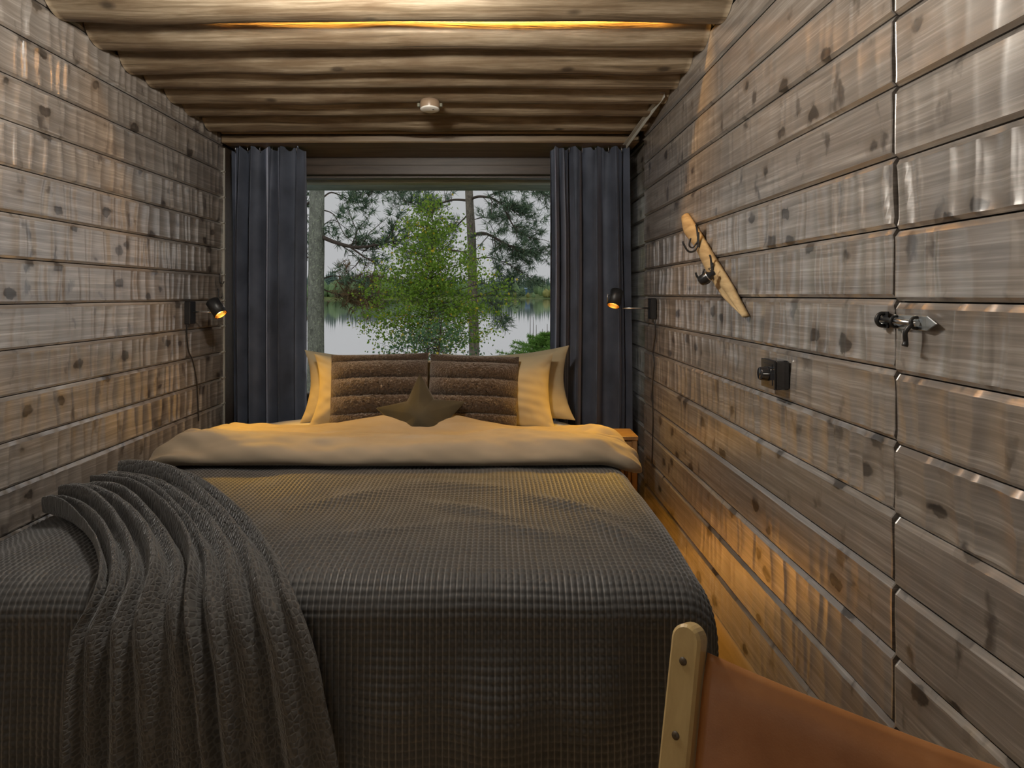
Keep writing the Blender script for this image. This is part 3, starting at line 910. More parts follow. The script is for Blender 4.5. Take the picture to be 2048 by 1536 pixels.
# ------------------------------------------------------------------ driftwood rack with hooks on the right wall
M_DRIFT = clear_wood('driftwood', (.32, .215, .10), (.54, .40, .215), 1, .6)
def onwall(u, v, x=XR - .012):
    y = F * x / (u - U0)
    return (y, EYE - (v - V0) / F * y)
top_e = [(1373, 426), (1386, 446), (1400, 468), (1415, 494), (1430, 519), (1447, 546), (1462, 571), (1474, 594), (1484, 613), (1494, 632)]
low_e = [(1367, 445), (1371, 466), (1381, 480), (1391, 496), (1402, 519), (1416, 545), (1428, 566), (1441, 586), (1462, 608), (1489, 635)]
te = spline([onwall(*p) for p in top_e], 40); le = spline([onwall(*p) for p in low_e], 40)
rack = empty('driftwood_rack', (XR - .002, float((te[:, 0].mean())), float(te[:, 1].mean())), 0, 'slanted pale driftwood coat rack with black hooks on the right wall', 'coat rack')
O = np.array(rack.location)
nw = 9
qs = np.linspace(0, 1, nw)
V = np.zeros((40, nw, 3)); 
for j, q in enumerate(qs):
    ed = np.sqrt(max(0, 1 - (2 * q - 1) ** 2 * .85))
    yz = te * (1 - q) + le * q
    V[:, j, 0] = XR - .006 - .020 * ed + .003 * snoise(np.arange(40) * .35, np.full(40, q * 4), 95, 2)
    V[:, j, 1] = yz[:, 0]; V[:, j, 2] = yz[:, 1]
groove_q = np.exp(-((qs[None, :] - .62) / .10) ** 2) * sstep(20, 30, np.arange(40))[:, None]
V[..., 0] += .007 * groove_q
Bk = V.copy(); Bk[..., 0] = XR - .0035
shell('board', V - O, Bk - O, M_DRIFT, rack)
def coat_hook(u, v, parent, sc=1.0):
    y, z = onwall(u, v, XR - .028)
    x = XR - .029
    P = lambda dx, dy, dz: Vector((x + dx * sc, y + dy * sc, z + dz * sc)) - Vector(rack.location)
    hk = MB().box(-.003, .003, -.007, .007, -.03, .025, .0015, Matrix.Translation(P(0, 0, 0))).build('coat_hook', M_BLACK, parent)
    MB().tube(spline([P(-.002, 0, .01), P(-.006, 0, .045), P(-.010, 0, .05)], 10), .0035, 8).build('upper_prong', M_BLACK, hk)
    MB().tube(spline([P(-.002, 0, -.02), P(-.012, 0, -.042), P(-.035, 0, -.045), P(-.052, 0, -.02), P(-.056, 0, -.008)], 20), .0036, 8).build('lower_prong', M_BLACK, hk)
    MB().tube(spline([P(-.002, .004, -.01), P(-.016, .012, -.03), P(-.028, .014, -.022), P(-.024, .010, .004)], 16), .003, 8).build('side_prong', M_BLACK, hk)
    return hk
coat_hook(1397, 478, rack); coat_hook(1425, 540, rack)
y, z = onwall(1411, 556, XR - .07)
kn = empty('hanging_torch', (XR - .07, y, z), 0, 'small black round ended item hanging from the lower coat hook', 'torch')
Mk = Matrix.Rotation(.9, 4, 'Y') @ Matrix.Rotation(.5, 4, 'X')
MB().lathe([(.001, -.024), (.012, -.023), (.017, -.018), (.018, .006), (.016, .014), (.010, .020), (.009, .034), (.001, .035)], 22, Mk).build('body', M_BLACKP, kn)
MB().tube(spline([Mk @ Vector((0, 0, .033)), (.010, 0, .030), (.020, 0, .034), (.024, .0, .044)], 14), .0016, 6).build('cord_loop', M_BLACKP, kn)
MB().lathe([(.0168, .008), (.0178, .010), (.0168, .012)], 22, Mk).build('ring', M_STEEL, kn)

# ------------------------------------------------------------------ dimmer switch box on the right wall
ds_ = empty('dimmer_switch', (XR, 1.702, .868), 0, 'black surface mounted dimmer switch with round knob on the right wall', 'switch')
M_SATIN = plain('glossy_black_plastic', (.02, .021, .024), .09, spec=1.0)
MB().box(-.036, 0, -.042, .042, 0, .076, .003).build('box', M_SATIN, ds_)
MB().box(-.040, -.036, -.042, .042, 0, .076, .0012).build('frame_plate', M_SATIN, ds_)
MB().box(-.0415, -.0395, -.030, .030, .010, .066, .0006).build('centre_plate', M_SATIN, ds_)
Mk = Matrix.Translation((-.041, 0, .038)) @ Matrix.Rotation(-PI / 2, 4, 'Y')
MB().lathe([(.019, 0), (.0195, .004), (.018, .006), (.0175, .018), (.016, .0205), (.001, .021)], 32, Mk).build('knob', M_SATIN, ds_)

# door bolt: plate, rod, handle on the door, keeper on the wall
M_PLATE = plain('galvanised_plate', (.46, .49, .50), .34, metal=.85)
zb = EYE - (645 - V0) / F * 1.17
bolt = MB().box(-.003, 0, -.100, -.008, -.013, .013, .0008).build('door_bolt', M_PLATE, door)
bolt.location = (-.002, 0, zb)
tip = MB(); tip.add([(-.003, -.100, -.013), (-.003, -.100, .013), (-.003, -.125, 0), (0, -.100, -.013), (0, -.100, .013), (0, -.125, 0)], [(0, 2, 1), (3, 4, 5), (0, 3, 5, 2), (1, 2, 5, 4)])
tip.build('pointed_end', M_PLATE, bolt)
MB().tube([(-.009, -.086, -.001), (-.009, .022, .003)], .0048, 14).build('rod', M_STEEL, bolt)
MB().tube(spline([(-.009, -.078, 0), (-.018, -.079, -.006), (-.024, -.076, -.018), (-.022, -.074, -.034), (-.024, -.074, -.042)], 18), [.0042] * 15 + [.005, .0055, .005], 10).build('handle', M_BLACK, bolt)
for yy in (-.02, -.078):
    MB().tube(spline([(-.002, yy, -.010), (-.010, yy, -.0095), (-.0155, yy, -.004), (-.0155, yy, .004), (-.010, yy, .0095), (-.002, yy, .010)], 18), .0028, 6).build('guide', M_BLACK, bolt)
for yy in (-.014, -.072):
    for zz in (-.0095, .0095):
        s_ = MB().lathe([(.0038, .0), (.0034, .0016), (.0018, .0018), (.0016, .0006), (.0005, .0006)], 12, Matrix.Translation((-.003, yy, zz)) @ Matrix.Rotation(-PI / 2, 4, 'Y')).build('screw', M_WHITE, bolt)
kp = MB().tube(spline([(-.002, 0, -.012), (-.011, 0, -.011), (-.0165, 0, -.004), (-.0165, 0, .004), (-.011, 0, .011), (-.002, 0, .012)], 18), .004, 6).box(-.003, 0, -.012, .012, -.016, .016, .0006).build('bolt_keeper', M_BLACK, wall_r)
kp.location = (XR - .002, Y_DOOR + .022, zb + .002)
for zz in (-.0105, .0105):
    MB().lathe([(.0038, .0), (.0034, .0016), (.0018, .0018), (.0016, .0006), (.0005, .0006)], 12, Matrix.Translation((-.0035, .006, zz)) @ Matrix.Rotation(-PI / 2, 4, 'Y')).build('screw', M_WHITE, kp)

# ------------------------------------------------------------------ chair
M_CHW = clear_wood('oiled_oak', (.38, .27, .115), (.50, .37, .17), 2, .35)
t = NT('tan_leather')
v = t.coord('Object')
n1 = t.noise(v, 9, 4, .6, .4); n2 = t.noise(v, 380, 2, .6)
t.p(color=t.ramp(n1, [(.25, (.25, .092, .022)), (.55, (.37, .155, .05)), (.8, (.47, .225, .09))]), rough=.42, spec=.45, normal=t.bump(n2, .12, .001))
M_LEATH = t.m
ZTOP = EYE - .395
pA = Vector((.236, .770)); dirv = Vector((.79, -.61)).normalized()
WCH = .56
cmid = pA + dirv * (WCH / 2)
# local axes: x along the back, y away from the sitter
ang = math.atan2(dirv.y, dirv.x)
chair = empty('leather_chair', (cmid.x, cmid.y, 0), ang, 'oak framed chair with a tan leather sling back at the bed foot', 'chair')
lean = .29
def post_y(z): return (z - ZTOP) * math.tan(lean)
for s in (-1, 1):
    xs_ = s * WCH / 2
    Mx = Matrix.Translation((xs_, 0, ZTOP)) @ Matrix.Rotation(-lean, 4, 'X')
    mb = MB()
    # round-topped post
    w2, d2 = .0175, .015
    outl = [(-w2, -.76), (w2, -.76)] + [(w2 * math.cos(a), -.0175 + w2 * math.sin(a)) for a in np.linspace(0, PI, 13)]
    nO = len(outl)
    vs = []
    for (yy, k) in ((-d2, .82), (-d2 + .004, 1.0), (d2 - .004, 1.0), (d2, .82)):
        for (a, b) in outl: vs.append(Mx @ Vector((a * k, yy, b if b < -.5 else -.0175 + (b + .0175) * (k if b > -.0175 else 1))))
    fs = [tuple(range(nO))[::-1]] + [tuple(3 * nO + k for k in range(nO))]
    for lay in range(3):
        for k in range(nO):
            k2 = (k + 1) % nO
            fs.append((lay * nO + k, lay * nO + k2, (lay + 1) * nO + k2, (lay + 1) * nO + k)[::-1])
    mb.add([p for p in vs], [f[::-1] for f in fs])
    post = mb.build('back_post', M_CHW, chair)
    for dz in (-.040, -.118, -.22):
        MB().lathe([(.0046, 0), (.0044, .0008), (.0005, .001)], 14, Mx @ Matrix.Translation((0, -d2 - .0001, dz)) @ Matrix.Rotation(PI / 2, 4, 'X')).build('plug', plain('dark_plug', (.06, .04, .02), .5) if s < 0 and dz == -.040 else bpy.data.materials['dark_plug'], post)
    MB().box(xs_ - .016, xs_ + .016, -.60, -.57, 0, .44, .004).build('front_leg', M_CHW, chair)
    MB().box(xs_ - .013, xs_ + .013, -.60, post_y(.40) + .01, .36, .40, .004).build('side_rail', M_CHW, chair)
MB().box(-WCH / 2, WCH / 2, -.592, -.570, .33, .365, .003).build('front_rail', M_CHW, chair)
MB().box(-WCH / 2, WCH / 2, post_y(.30) - .01, post_y(.30) + .012, .28, .315, .003).build('rear_rail', M_CHW, chair)
def leather(name, fn, thick=.004, nu=60, nv=40):
    u = np.linspace(0, 1, nu)[:, None]; v = np.linspace(0, 1, nv)[None, :]
    A = fn(u, v)
    gu = np.gradient(A, axis=0); gv = np.gradient(A, axis=1)
    N_ = np.cross(gu, gv); N_ /= np.linalg.norm(N_, axis=-1, keepdims=True)
    return shell(name, A, A - N_ * thick, M_LEATH, chair)
def back_fn(u, v):
    x = (u - .5) * (WCH - .036) + 0 * v
    z = -.028 - .33 * v + 0 * u
    sag = .055 * (1 - (2 * u - 1) ** 2)
    z = z - .022 * (1 - (2 * u - 1) ** 2) * (1 - v)
    yl = .006 + sag * (.75 + .25 * v) + .006 * np.exp(-(v / .06) ** 2)
    yl = yl + .002 * snoise(u * 9, v * 7, 97, 2)
    c, s = math.cos(lean), math.sin(lean)
    return np.stack(np.broadcast_arrays(x, yl * c + z * s, ZTOP + z * c - yl * s), -1)
leather('back_sling', back_fn)
def seat_fn(u, v):
    x = (u - .5) * (WCH - .03) + 0 * v
    y = -.58 + (.58 + post_y(.40) - .01) * v + 0 * u
    z = .405 - .05 * (1 - (2 * u - 1) ** 2) + 0 * v
    return np.stack(np.broadcast_arrays(x, y, z), -1)
leather('seat_sling', seat_fn)

# ------------------------------------------------------------------ light strips, plus fill domes and a globe added out of view
def strip_light(parent, size_x, size_y, W_, col, loc, rot):
    li = bpy.data.lights.new('strip_light', 'AREA'); li.shape = 'RECTANGLE'; li.size = size_x; li.size_y = size_y
    li.energy = W_; li.color = col
    lo = bpy.data.objects.new('strip_light', li); COL.objects.link(lo); lo.parent = parent; lo.location = loc; lo.rotation_euler = rot
    return lo
FILLC = (1.0, .93, .83)
M_LED = emit('warm_led', (1.0, .50, .10), 6.0)
M_FILLDOME = emit('fill_dome_glow', FILLC, 3.0)
yA, RA = LY[4]; yB_, RB_ = LY[5]
yl, zl = yA + RA * 1.10 * math.cos(.22), hb(yA) + RA - RA * 1.10 * math.sin(.22)
led = empty('ceiling_led_strip', (-.22, yl, zl), 0, 'warm led strip glowing in the gap behind the nearest ceiling log', 'light strip')
MB().box(-.78, .84, -.004, .004, -.002, .004, .001).build('profile', M_GALV, led)
MB().box(-.77, .83, -.003, .003, -.004, -.002).build('diffuser', M_LED, led)
strip_light(led, 1.58, .006, LED_CEIL_W, (1.0, .50, .10), (.03, .006, -.003), (math.radians(78), 0, 0))

for (yk, wk, lab) in ((1.52, FILL_DOME_W[0], 'opal dome lamp added out of view above the bed foot as fill light'), (.35, FILL_DOME_W[1], 'opal dome lamp added out of view above the viewer as fill light')):  # both domes are unseen, added to brighten the room
    lk = empty('added_fill_dome', (-.40, yk, hb(yk)), 0, lab, 'added lamp')
    MB().lathe([(.001, .004), (.135, .004), (.140, -.004), (.140, -.022), (.126, -.026), (.001, -.026)], 40).build('base_ring', M_STEEL, lk)
    MB().lathe([(.124 * math.cos(q), -.026 - .095 * math.sin(q)) for q in np.linspace(0, PI / 2 - .01, 14)], 40).build('fill_dome', M_FILLDOME, lk)
    li = bpy.data.lights.new('fill_dome_light', 'POINT'); li.energy = wk; li.color = FILLC; li.shadow_soft_size = .10
    lo = bpy.data.objects.new('fill_dome_light', li); COL.objects.link(lo); lo.parent = lk; lo.location = (0, 0, -.095)

led2 = empty('bed_led_strip', (BX1 - .016, 2.78, .112), 0, 'warm led strip under the right rail of the bed', 'light strip')
MB().box(-.006, .006, -.46, .46, 0, .006, .001).build('profile', M_GALV, led2)
MB().box(-.004, .004, -.45, .45, -.002, 0).build('diffuser', M_LED, led2)
strip_light(led2, .008, .9, LED_BED_W, (1.0, .56, .14), (0, 0, -.004), (0, math.radians(-12), 0))

fill_globe = empty('added_fill_globe', (-.35, -2.7, 1.25), 0, 'white globe lamp added unseen behind the viewer as fill light', 'pendant lamp')  # unseen globe, added as fill from behind the camera
M_GLOBE = emit('fill_globe_glow', (1.0, .92, .80), 8.0)
MB().lathe([(.001, -.24)] + [(.24 * math.sin(a), -.24 * math.cos(a)) for a in np.linspace(.1, PI - .15, 18)], 32).build('globe', M_GLOBE, fill_globe)
MB().tube([(0, 0, .23), (0, 0, hb(-2.7) + .17 - 1.25)], .004, 8).build('cord', M_BLACKP, fill_globe)
MB().lathe([(.04, .225), (.04, .26), (.006, .275)], 20).build('cap', M_BLACK, fill_globe)
li = bpy.data.lights.new('fill_globe_light', 'POINT'); li.energy = FILL_GLOBE_W; li.color = (1.0, .92, .80); li.shadow_soft_size = .30
lo = bpy.data.objects.new('fill_globe_light', li); COL.objects.link(lo); lo.parent = fill_globe

# ------------------------------------------------------------------ outside: eave, ground, lake, far shore
M_EAVE = clear_wood('greyed_eave_log', (.30, .40, .37), (.55, .66, .60))
nx, nsg = 60, 28
xs = np.linspace(-2.2, 1.4, nx); a = np.linspace(0, 2 * PI, nsg, endpoint=False)
Xg, Ag = np.meshgrid(xs, a, indexing='ij')
r = .075 * (1 + .03 * snoise(Xg * 3, np.cos(Ag), 301, 2))
ev = grid('eave_log', np.stack([Xg, 4.30 + r * np.cos(Ag), r * np.sin(Ag)], -1), M_EAVE, cv=True, flip=True)
ev.location = (0, 0, EYE + (V0 - 381) / F * 4.30 + .074)
for sx_ in (-1.9, 1.1):
    MB().box(sx_ - .04, sx_ + .04, Y_WIN + .1, 4.30, .05, .15, .004).build('bracket', M_EAVE, ev)
tag(ev, 'grey weathered eave log outside above the window', 'log')
fas = MB().box(-2.2, 1.4, 4.02, 4.10, EYE + (V0 - 366) / F * 4.02, 2.05, .006).build('eave_board', clear_wood('pale_eave_board', (.58, .64, .54), (.80, .85, .74)))
tag(fas, 'pale green grey eave board above the outside log', 'board')
sof = MB().box(-2.4, 1.6, Y_WIN + .1, 4.08, 2.05, 2.11).build('eave_soffit', M_DARKWOOD)
tag(sof, kind='structure')

t = NT('forest_floor')
n1 = t.noise(t.coord('Object'), 3.0, 5, .6)
M_GROUND = t.p(color=t.ramp(n1, [(.3, (.03, .04, .015)), (.6, (.07, .075, .03)), (.8, (.12, .10, .05))]), rough=.95)
gx = np.linspace(-30, 30, 61); gy = np.r_[np.linspace(3.75, 15, 30), np.linspace(15.5, 24, 12)]
Gx, Gy = np.meshgrid(gx, gy, indexing='ij')
Gz = -.12 - 1.15 * sstep(3.75, 16, Gy) - .9 * sstep(15, 22, Gy) + .08 * snoise(Gx * .8, Gy * .8, 310, 2)
ground = grid('ground', np.stack([Gx, Gy, Gz], -1), M_GROUND); tag(ground, kind='structure')
WZ = -1.5
t = NT('lake_water')
M_WATER = t.p(color=(.88, .88, .88), metal=.9, rough=.045)
lake = mesh('lake', [(-900, 14, WZ), (900, 14, WZ), (900, 900, WZ), (-900, 900, WZ)], [(0, 1, 2, 3)], M_WATER); tag(lake, kind='structure')

def shore_d(u):      # distance of the far waterline per picture column
    return float(np.interp(u, [400, 760, 1000, 1200], [360, 380, 470, 500]))
us = np.linspace(-200, 2200, 60)
rows = []
for (dd, h) in ((0, -.3), (4, .6), (25, 2.2), (120, 6.0), (220, 6.5)):
    rows.append([((u - U0) / F * (shore_d(u) + dd), shore_d(u) + dd, WZ + h) for u in us])
t = NT('far_meadow')
n1 = t.noise(t.coord('Object'), .05, 4, .6)
M_MEADOW = t.p(color=t.ramp(n1, [(.35, (.10, .16, .05)), (.6, (.22, .27, .08)), (.8, (.34, .30, .12))]), rough=.95)
fs_ = grid('far_shore', np.array(rows), M_MEADOW); tag(fs_, kind='structure')

def leafmat(name, stops, rough=.6, trans=0.0):
    t = NT(name)
    at_ = t.node('ShaderNodeAttribute', _attribute_name='tint')
    col = t.ramp(at_.outputs['Fac'], stops)
    t.p(color=col, rough=rough, spec=.25)
    if trans:
        td = t.node('ShaderNodeBsdfTranslucent'); t.set(td.inputs['Color'], col)
        mx = t.node('ShaderNodeMixShader', i0=trans, i1=t.b, i2=td)
        t.t.links.new(mx.outputs[0], t.n['Material Output'].inputs['Surface'])
    return t.m

# far trees: a few shared shapes
def conifer_mesh(seed):
    r = np.random.default_rng(seed)
    mb = MB()
    mb.tube([(0, 0, -.5), (0, 0, 1.2)], .12, 5)
    n = 11; z = .6
    for k in range(n):
        f = k / (n - 1)
        R = (2.4 * (1 - f) ** .75 + .15) * r.uniform(.8, 1.15)
        z0 = .6 + 11 * f; hgt_ = 2.2 * (1 - .5 * f)
        seg = 9
        ring = []
        for j in range(seg):
            a_ = 2 * PI * j / seg; q = R * r.uniform(.65, 1.15)
            ring.append((q * math.cos(a_), q * math.sin(a_), z0 - r.uniform(0, .5)))
        mb.add(ring + [(0, 0, z0 + hgt_)], [(j, (j + 1) % seg, seg) for j in range(seg)])
    return mb
def blob_mesh(seed, tall=1.4):
    r = np.random.default_rng(seed)
    nu_, nv_ = 16, 10
    vs = []
    u_ = np.linspace(0, 2 * PI, nu_, endpoint=False); v_ = np.linspace(.02, PI - .02, nv_)
    for a_ in v_:
        for b_ in u_:
            q = 1.0 * r.uniform(.72, 1.2) * (1.0 + .25 * math.cos(a_))
            vs.append((2.4 * q * math.sin(a_) * math.cos(b_), 2.4 * q * math.sin(a_) * math.sin(b_), 3.2 - 3.0 * tall * q * math.cos(a_) + tall))
    fs = [(i * nu_ + j, i * nu_ + (j + 1) % nu_, (i + 1) * nu_ + (j + 1) % nu_, (i + 1) * nu_ + j) for i in range(nv_ - 1) for j in range(nu_)]
    mb = MB(); mb.add(vs, fs, True); mb.tube([(0, 0, -1), (0, 0, 3)], .15, 5)
    return mb
def treemat(name, a_, b_):
    t = NT(name)
    oi = t.node('ShaderNodeObjectInfo')
    n1 = t.noise(t.coord('Object'), 1.2, 3, .6)
    c1 = t.ramp(n1, [(.3, a_), (.7, b_)])
    c2 = t.mix(t.maprange(oi.outputs['Random'], 0, 1, 0, .5), c1, tuple(x * .5 for x in a_))
    return t.p(color=c2, rough=.9)
M_FARCON = treemat('far_conifer', (.12, .20, .165), (.22, .33, .26))  # bluish cast paints distance haze into the conifer colour
M_FARDEC = treemat('far_birch', (.22, .36, .17), (.40, .55, .26))
M_FARYEL = treemat('far_autumn', (.45, .46, .14), (.62, .60, .22))
con = [conifer_mesh(k).build('far_conifer', M_FARCON).data for k in (1, 2, 3)]
dec = [blob_mesh(k, tl).build('far_leafy_tree', M_FARDEC).data for k, tl in ((4, 1.5), (5, 1.2))]
yel = blob_mesh(6, 1.2).build('far_autumn_tree', M_FARYEL).data
for o in list(COL.objects):
    if o.name.startswith(('far_conifer', 'far_leafy_tree', 'far_autumn_tree')): bpy.data.objects.remove(o)
rr = random.Random(11)
def ftree(me, name, u, dd, s, label, group, sz=None):
    d_ = shore_d(u) + dd
    o = bpy.data.objects.new(name, me); COL.objects.link(o)
    o.location = ((u - U0) / F * d_, d_, WZ + float(np.interp(dd, [0, 4, 25, 120, 220], [-.3, .6, 2.2, 6.0, 6.5])) - .3)
    o.scale = (s, s, s * (sz or 1)); o.rotation_euler = (0, 0, rr.uniform(0, 6.28))
    tag(o, label, 'tree', group)
u = 566.0
while u < 1130:
    s = rr.uniform(1.05, 1.4) if u < 800 else rr.uniform(.95, 1.35)
    ftree(rr.choice(con), 'far_conifer', u, rr.uniform(42, 80) + (25 if u > 1040 else 0), s, 'dark conifer in the forest line on the far lake shore', 'far shore conifers')
    u += rr.uniform(3.4, 5.4)
u = 570.0
while u < 1120:
    if not (1046 < u < 1083):
        s = rr.uniform(1.0, 1.6) if u < 960 else rr.uniform(.8, 1.6)
        ftree(rr.choice(dec), 'far_leafy_tree', u, rr.uniform(9, 26), s * .8, 'pale green leafy tree in front of the far conifers', 'far shore leafy trees')
    u += rr.uniform(7, 12)
for (u, s, lab) in ((1056, .55, 'yellow autumn bush by the shore left of the dark green bush'), (1092, .95, 'yellowish tree on the far shore nearest the right curtain'), (1102, .9, 'yellowish tree on the far shore half behind the right curtain'), (1030, .62, 'yellow green bush on the far shore left of the blue shed')):
    ftree(yel, 'far_autumn_tree', u, 6, s, lab, None)
ftree(dec[0], 'far_leafy_tree', 1067, 5, .5, 'small dark green bush right beside the yellow autumn bush', None)
ftree(dec[0], 'far_leafy_tree', 1075, 58, 1.35, 'tall rounded dark tree standing alone behind the meadow', None)
def farhouse(u, v, wpx, hpx, wall, roofc, label):
    d_ = 520.0
    c = at(u, v, d_); w_ = wpx * d_ / F; h_ = hpx * d_ / F
    root = empty('far_house', (c.x, d_, c.z - h_ / 2), 0, label, 'house')
    MB().box(-w_ / 2, w_ / 2, 0, 5, -4.0, h_ * .6).build('wall', plain('far_wall', wall, .8), root)
    mb = MB(); z0, z1 = h_ * .6, h_ * 1.15
    mb.add([(-w_ / 2 - .3, -.3, z0), (w_ / 2 + .3, -.3, z0), (w_ / 2 + .3, 5.3, z0), (-w_ / 2 - .3, 5.3, z0), (-w_ / 2, 2.5, z1), (w_ / 2, 2.5, z1)], [(0, 1, 5, 4), (2, 3, 4, 5), (0, 4, 3), (1, 2, 5), (0, 3, 2, 1)])
    mb.build('roof', plain('far_roof', roofc, .6), root)
farhouse(1054, 578, 12, 3.6, (.12, .25, .50), (.30, .45, .62), 'small blue roofed shed on the far shore')
farhouse(1088, 573, 7, 4.5, (.75, .75, .75), (.6, .65, .68), 'white house on the far shore behind the yellowish trees')

# ------------------------------------------------------------------ near trees
def leaves(name, C, size, mat, parent, seed, aspect=.62, spread=None, tint=None, droop=0.0):
    """C (n,3) leaf centres: small bent diamonds joined into one foliage mesh"""
    r = np.random.default_rng(seed); n = len(C)
    d = r.normal(size=(n, 3)); d[:, 2] -= droop; d /= np.linalg.norm(d, axis=1, keepdims=True)
    q = r.normal(size=(n, 3)); q -= d * (q * d).sum(1, keepdims=True); q /= np.linalg.norm(q, axis=1, keepdims=True)
    s = (size * r.uniform(.65, 1.25, n))[:, None]
    V = np.stack([C - d * s * .5, C + q * s * aspect * .5, C + d * s * .5, C - q * s * aspect * .5], 1).reshape(-1, 3)
    Q = np.arange(n * 4).reshape(-1, 4)
    tv = np.repeat(r.uniform(0, 1, n) if tint is None else tint, 4)
    o = quadmesh(name, V, Q, mat, parent, False, None, tv)
    o['kind'] = 'stuff'
    return o

def needles(name, C, D, length, width, per, mat, parent, seed):
    """tufts of needles at points C, leaning along D"""
    r = np.random.default_rng(seed); n = len(C)
    Cn = np.repeat(C, per, 0); Dn = np.repeat(D, per, 0)
    d = Dn * .7 + r.normal(size=(n * per, 3)) * .75; d /= np.linalg.norm(d, axis=1, keepdims=True)
    q = r.normal(size=d.shape); q -= d * (q * d).sum(1, keepdims=True); q /= np.linalg.norm(q, axis=1, keepdims=True)
    l = (length * r.uniform(.6, 1.2, n * per))[:, None]
    V = np.stack([Cn - q * width * .5, Cn + q * width * .5, Cn + d * l + q * width * .2, Cn + d * l - q * width * .2], 1).reshape(-1, 3)
    o = quadmesh(name, V, np.arange(len(V)).reshape(-1, 4), mat, parent, False, None, np.repeat(r.uniform(0, 1, n * per), 4))
    o['kind'] = 'stuff'
    return o

def bark_mat(name, a_, b_, lich):
    t = NT(name)
    v = t.coord('Object', 0, (1, 1, .35))
    n1 = t.noise(v, 26, 5, .65, .8)
    n2 = t.noise(t.coord('Object'), 34, 3, .6)
    col = t.ramp(n1, [(.32, a_), (.68, b_)])
    col = t.mix(t.maprange(n2, .56, .64, 0, .75), col, lich)
    return t.p(color=col, rough=.95, normal=t.bump(n1, .9, .02))
M_BARK1 = bark_mat('lichen_pine_bark', (.19, .20, .165), (.48, .50, .42), (.66, .72, .52))
M_BARK2 = bark_mat('brown_pine_bark', (.15, .135, .115), (.44, .37, .29), (.46, .44, .33))
M_TWIG = plain('twig_bark', (.13, .10, .08), .9)
M_NEEDLE = leafmat('pine_needles', [(0, (.095, .17, .115)), (.6, (.19, .29, .18)), (1, (.32, .42, .24))])
M_DRY = leafmat('dry_needles', [(0, (.20, .12, .06)), (.6, (.34, .22, .12)), (1, (.26, .27, .13))])

def trunk(parent, pts, radii, mat, seed):
    P = spline(pts, 40); R = np.interp(np.linspace(0, 1, 40), np.linspace(0, 1, len(radii)), radii)
    a_ = np.linspace(0, 2 * PI, 24, endpoint=False)
    Z, A_ = np.meshgrid(np.arange(40), a_, indexing='ij')
    rr_ = R[:, None] * (1 + .05 * snoise(Z * .6, A_ * 3, seed, 3))
    V = np.stack([P[:, 0:1] + rr_ * np.cos(A_), P[:, 1:2] + rr_ * np.sin(A_), P[:, 2:3] + 0 * A_], -1)
    return grid('trunk', V, mat, parent, cv=True)

def pine(name, u_pts, y, radii, mat, branches, seed, label, tuft=.10, dry=()):
    rng = np.random.default_rng(seed)
    P = [at(u, v, y) for u, v in u_pts]
    base = P[0]
    root = empty(name, base, 0, label, 'tree')
    loc = lambda p: Vector(p) - Vector(base)
    trunk(root, [loc(p) for p in P], radii, mat, seed)
    C, D = [], []
    Cd, Dd = [], []
    for (pl, r0, side, dens, isdry) in branches:
        pts = [loc(at(u, v, y + dy)) for (u, v, dy) in pl]
        S = spline([tuple(p) for p in pts], 24)
        MB().tube([tuple(p) for p in S], list(np.linspace(r0, r0 * .25, 24)), 7).build('branch', M_TWIG, root)
        # twigs
        n = int(dens * .62)
        tw = MB()
        for k in range(n):
            f = rng.uniform(.18, 1.0) ** .8
            i = min(int(f * 23), 22)
            o_ = S[i]; tdir = S[i + 1] - S[i]; tdir = tdir / (np.linalg.norm(tdir) + 1e-9)
            d_ = tdir * rng.uniform(.2, .9) + rng.normal(size=3) * np.array([.55, .6, .42]) + np.array([0, 0, side])
            d_ /= np.linalg.norm(d_)
            ln = rng.uniform(.25, .7) * (1.15 - .5 * f)
            e_ = o_ + d_ * ln
            m_ = o_ + d_ * ln * .5 + rng.normal(size=3) * .04
            tw.tube([tuple(o_), tuple(m_), tuple(e_)], [r0 * .28, r0 * .2, r0 * .1], 4, False)
            for q in np.linspace(.35, 1.0, 5):
                c = o_ + (e_ - o_) * q + rng.normal(size=3) * .025
                (Cd if isdry else C).append(c); (Dd if isdry else D).append(d_ + rng.normal(size=3) * .3 + np.array([0, 0, .25]))
        tw.build('twigs', M_TWIG, root)['kind'] = 'stuff'
    if C: needles('needles', np.array(C), np.array(D), tuft, .010, 15, M_NEEDLE, root, seed + 1)
    if Cd: needles('dry_needles', np.array(Cd), np.array(Dd), tuft, .010, 11, M_DRY, root, seed + 2)
    return root

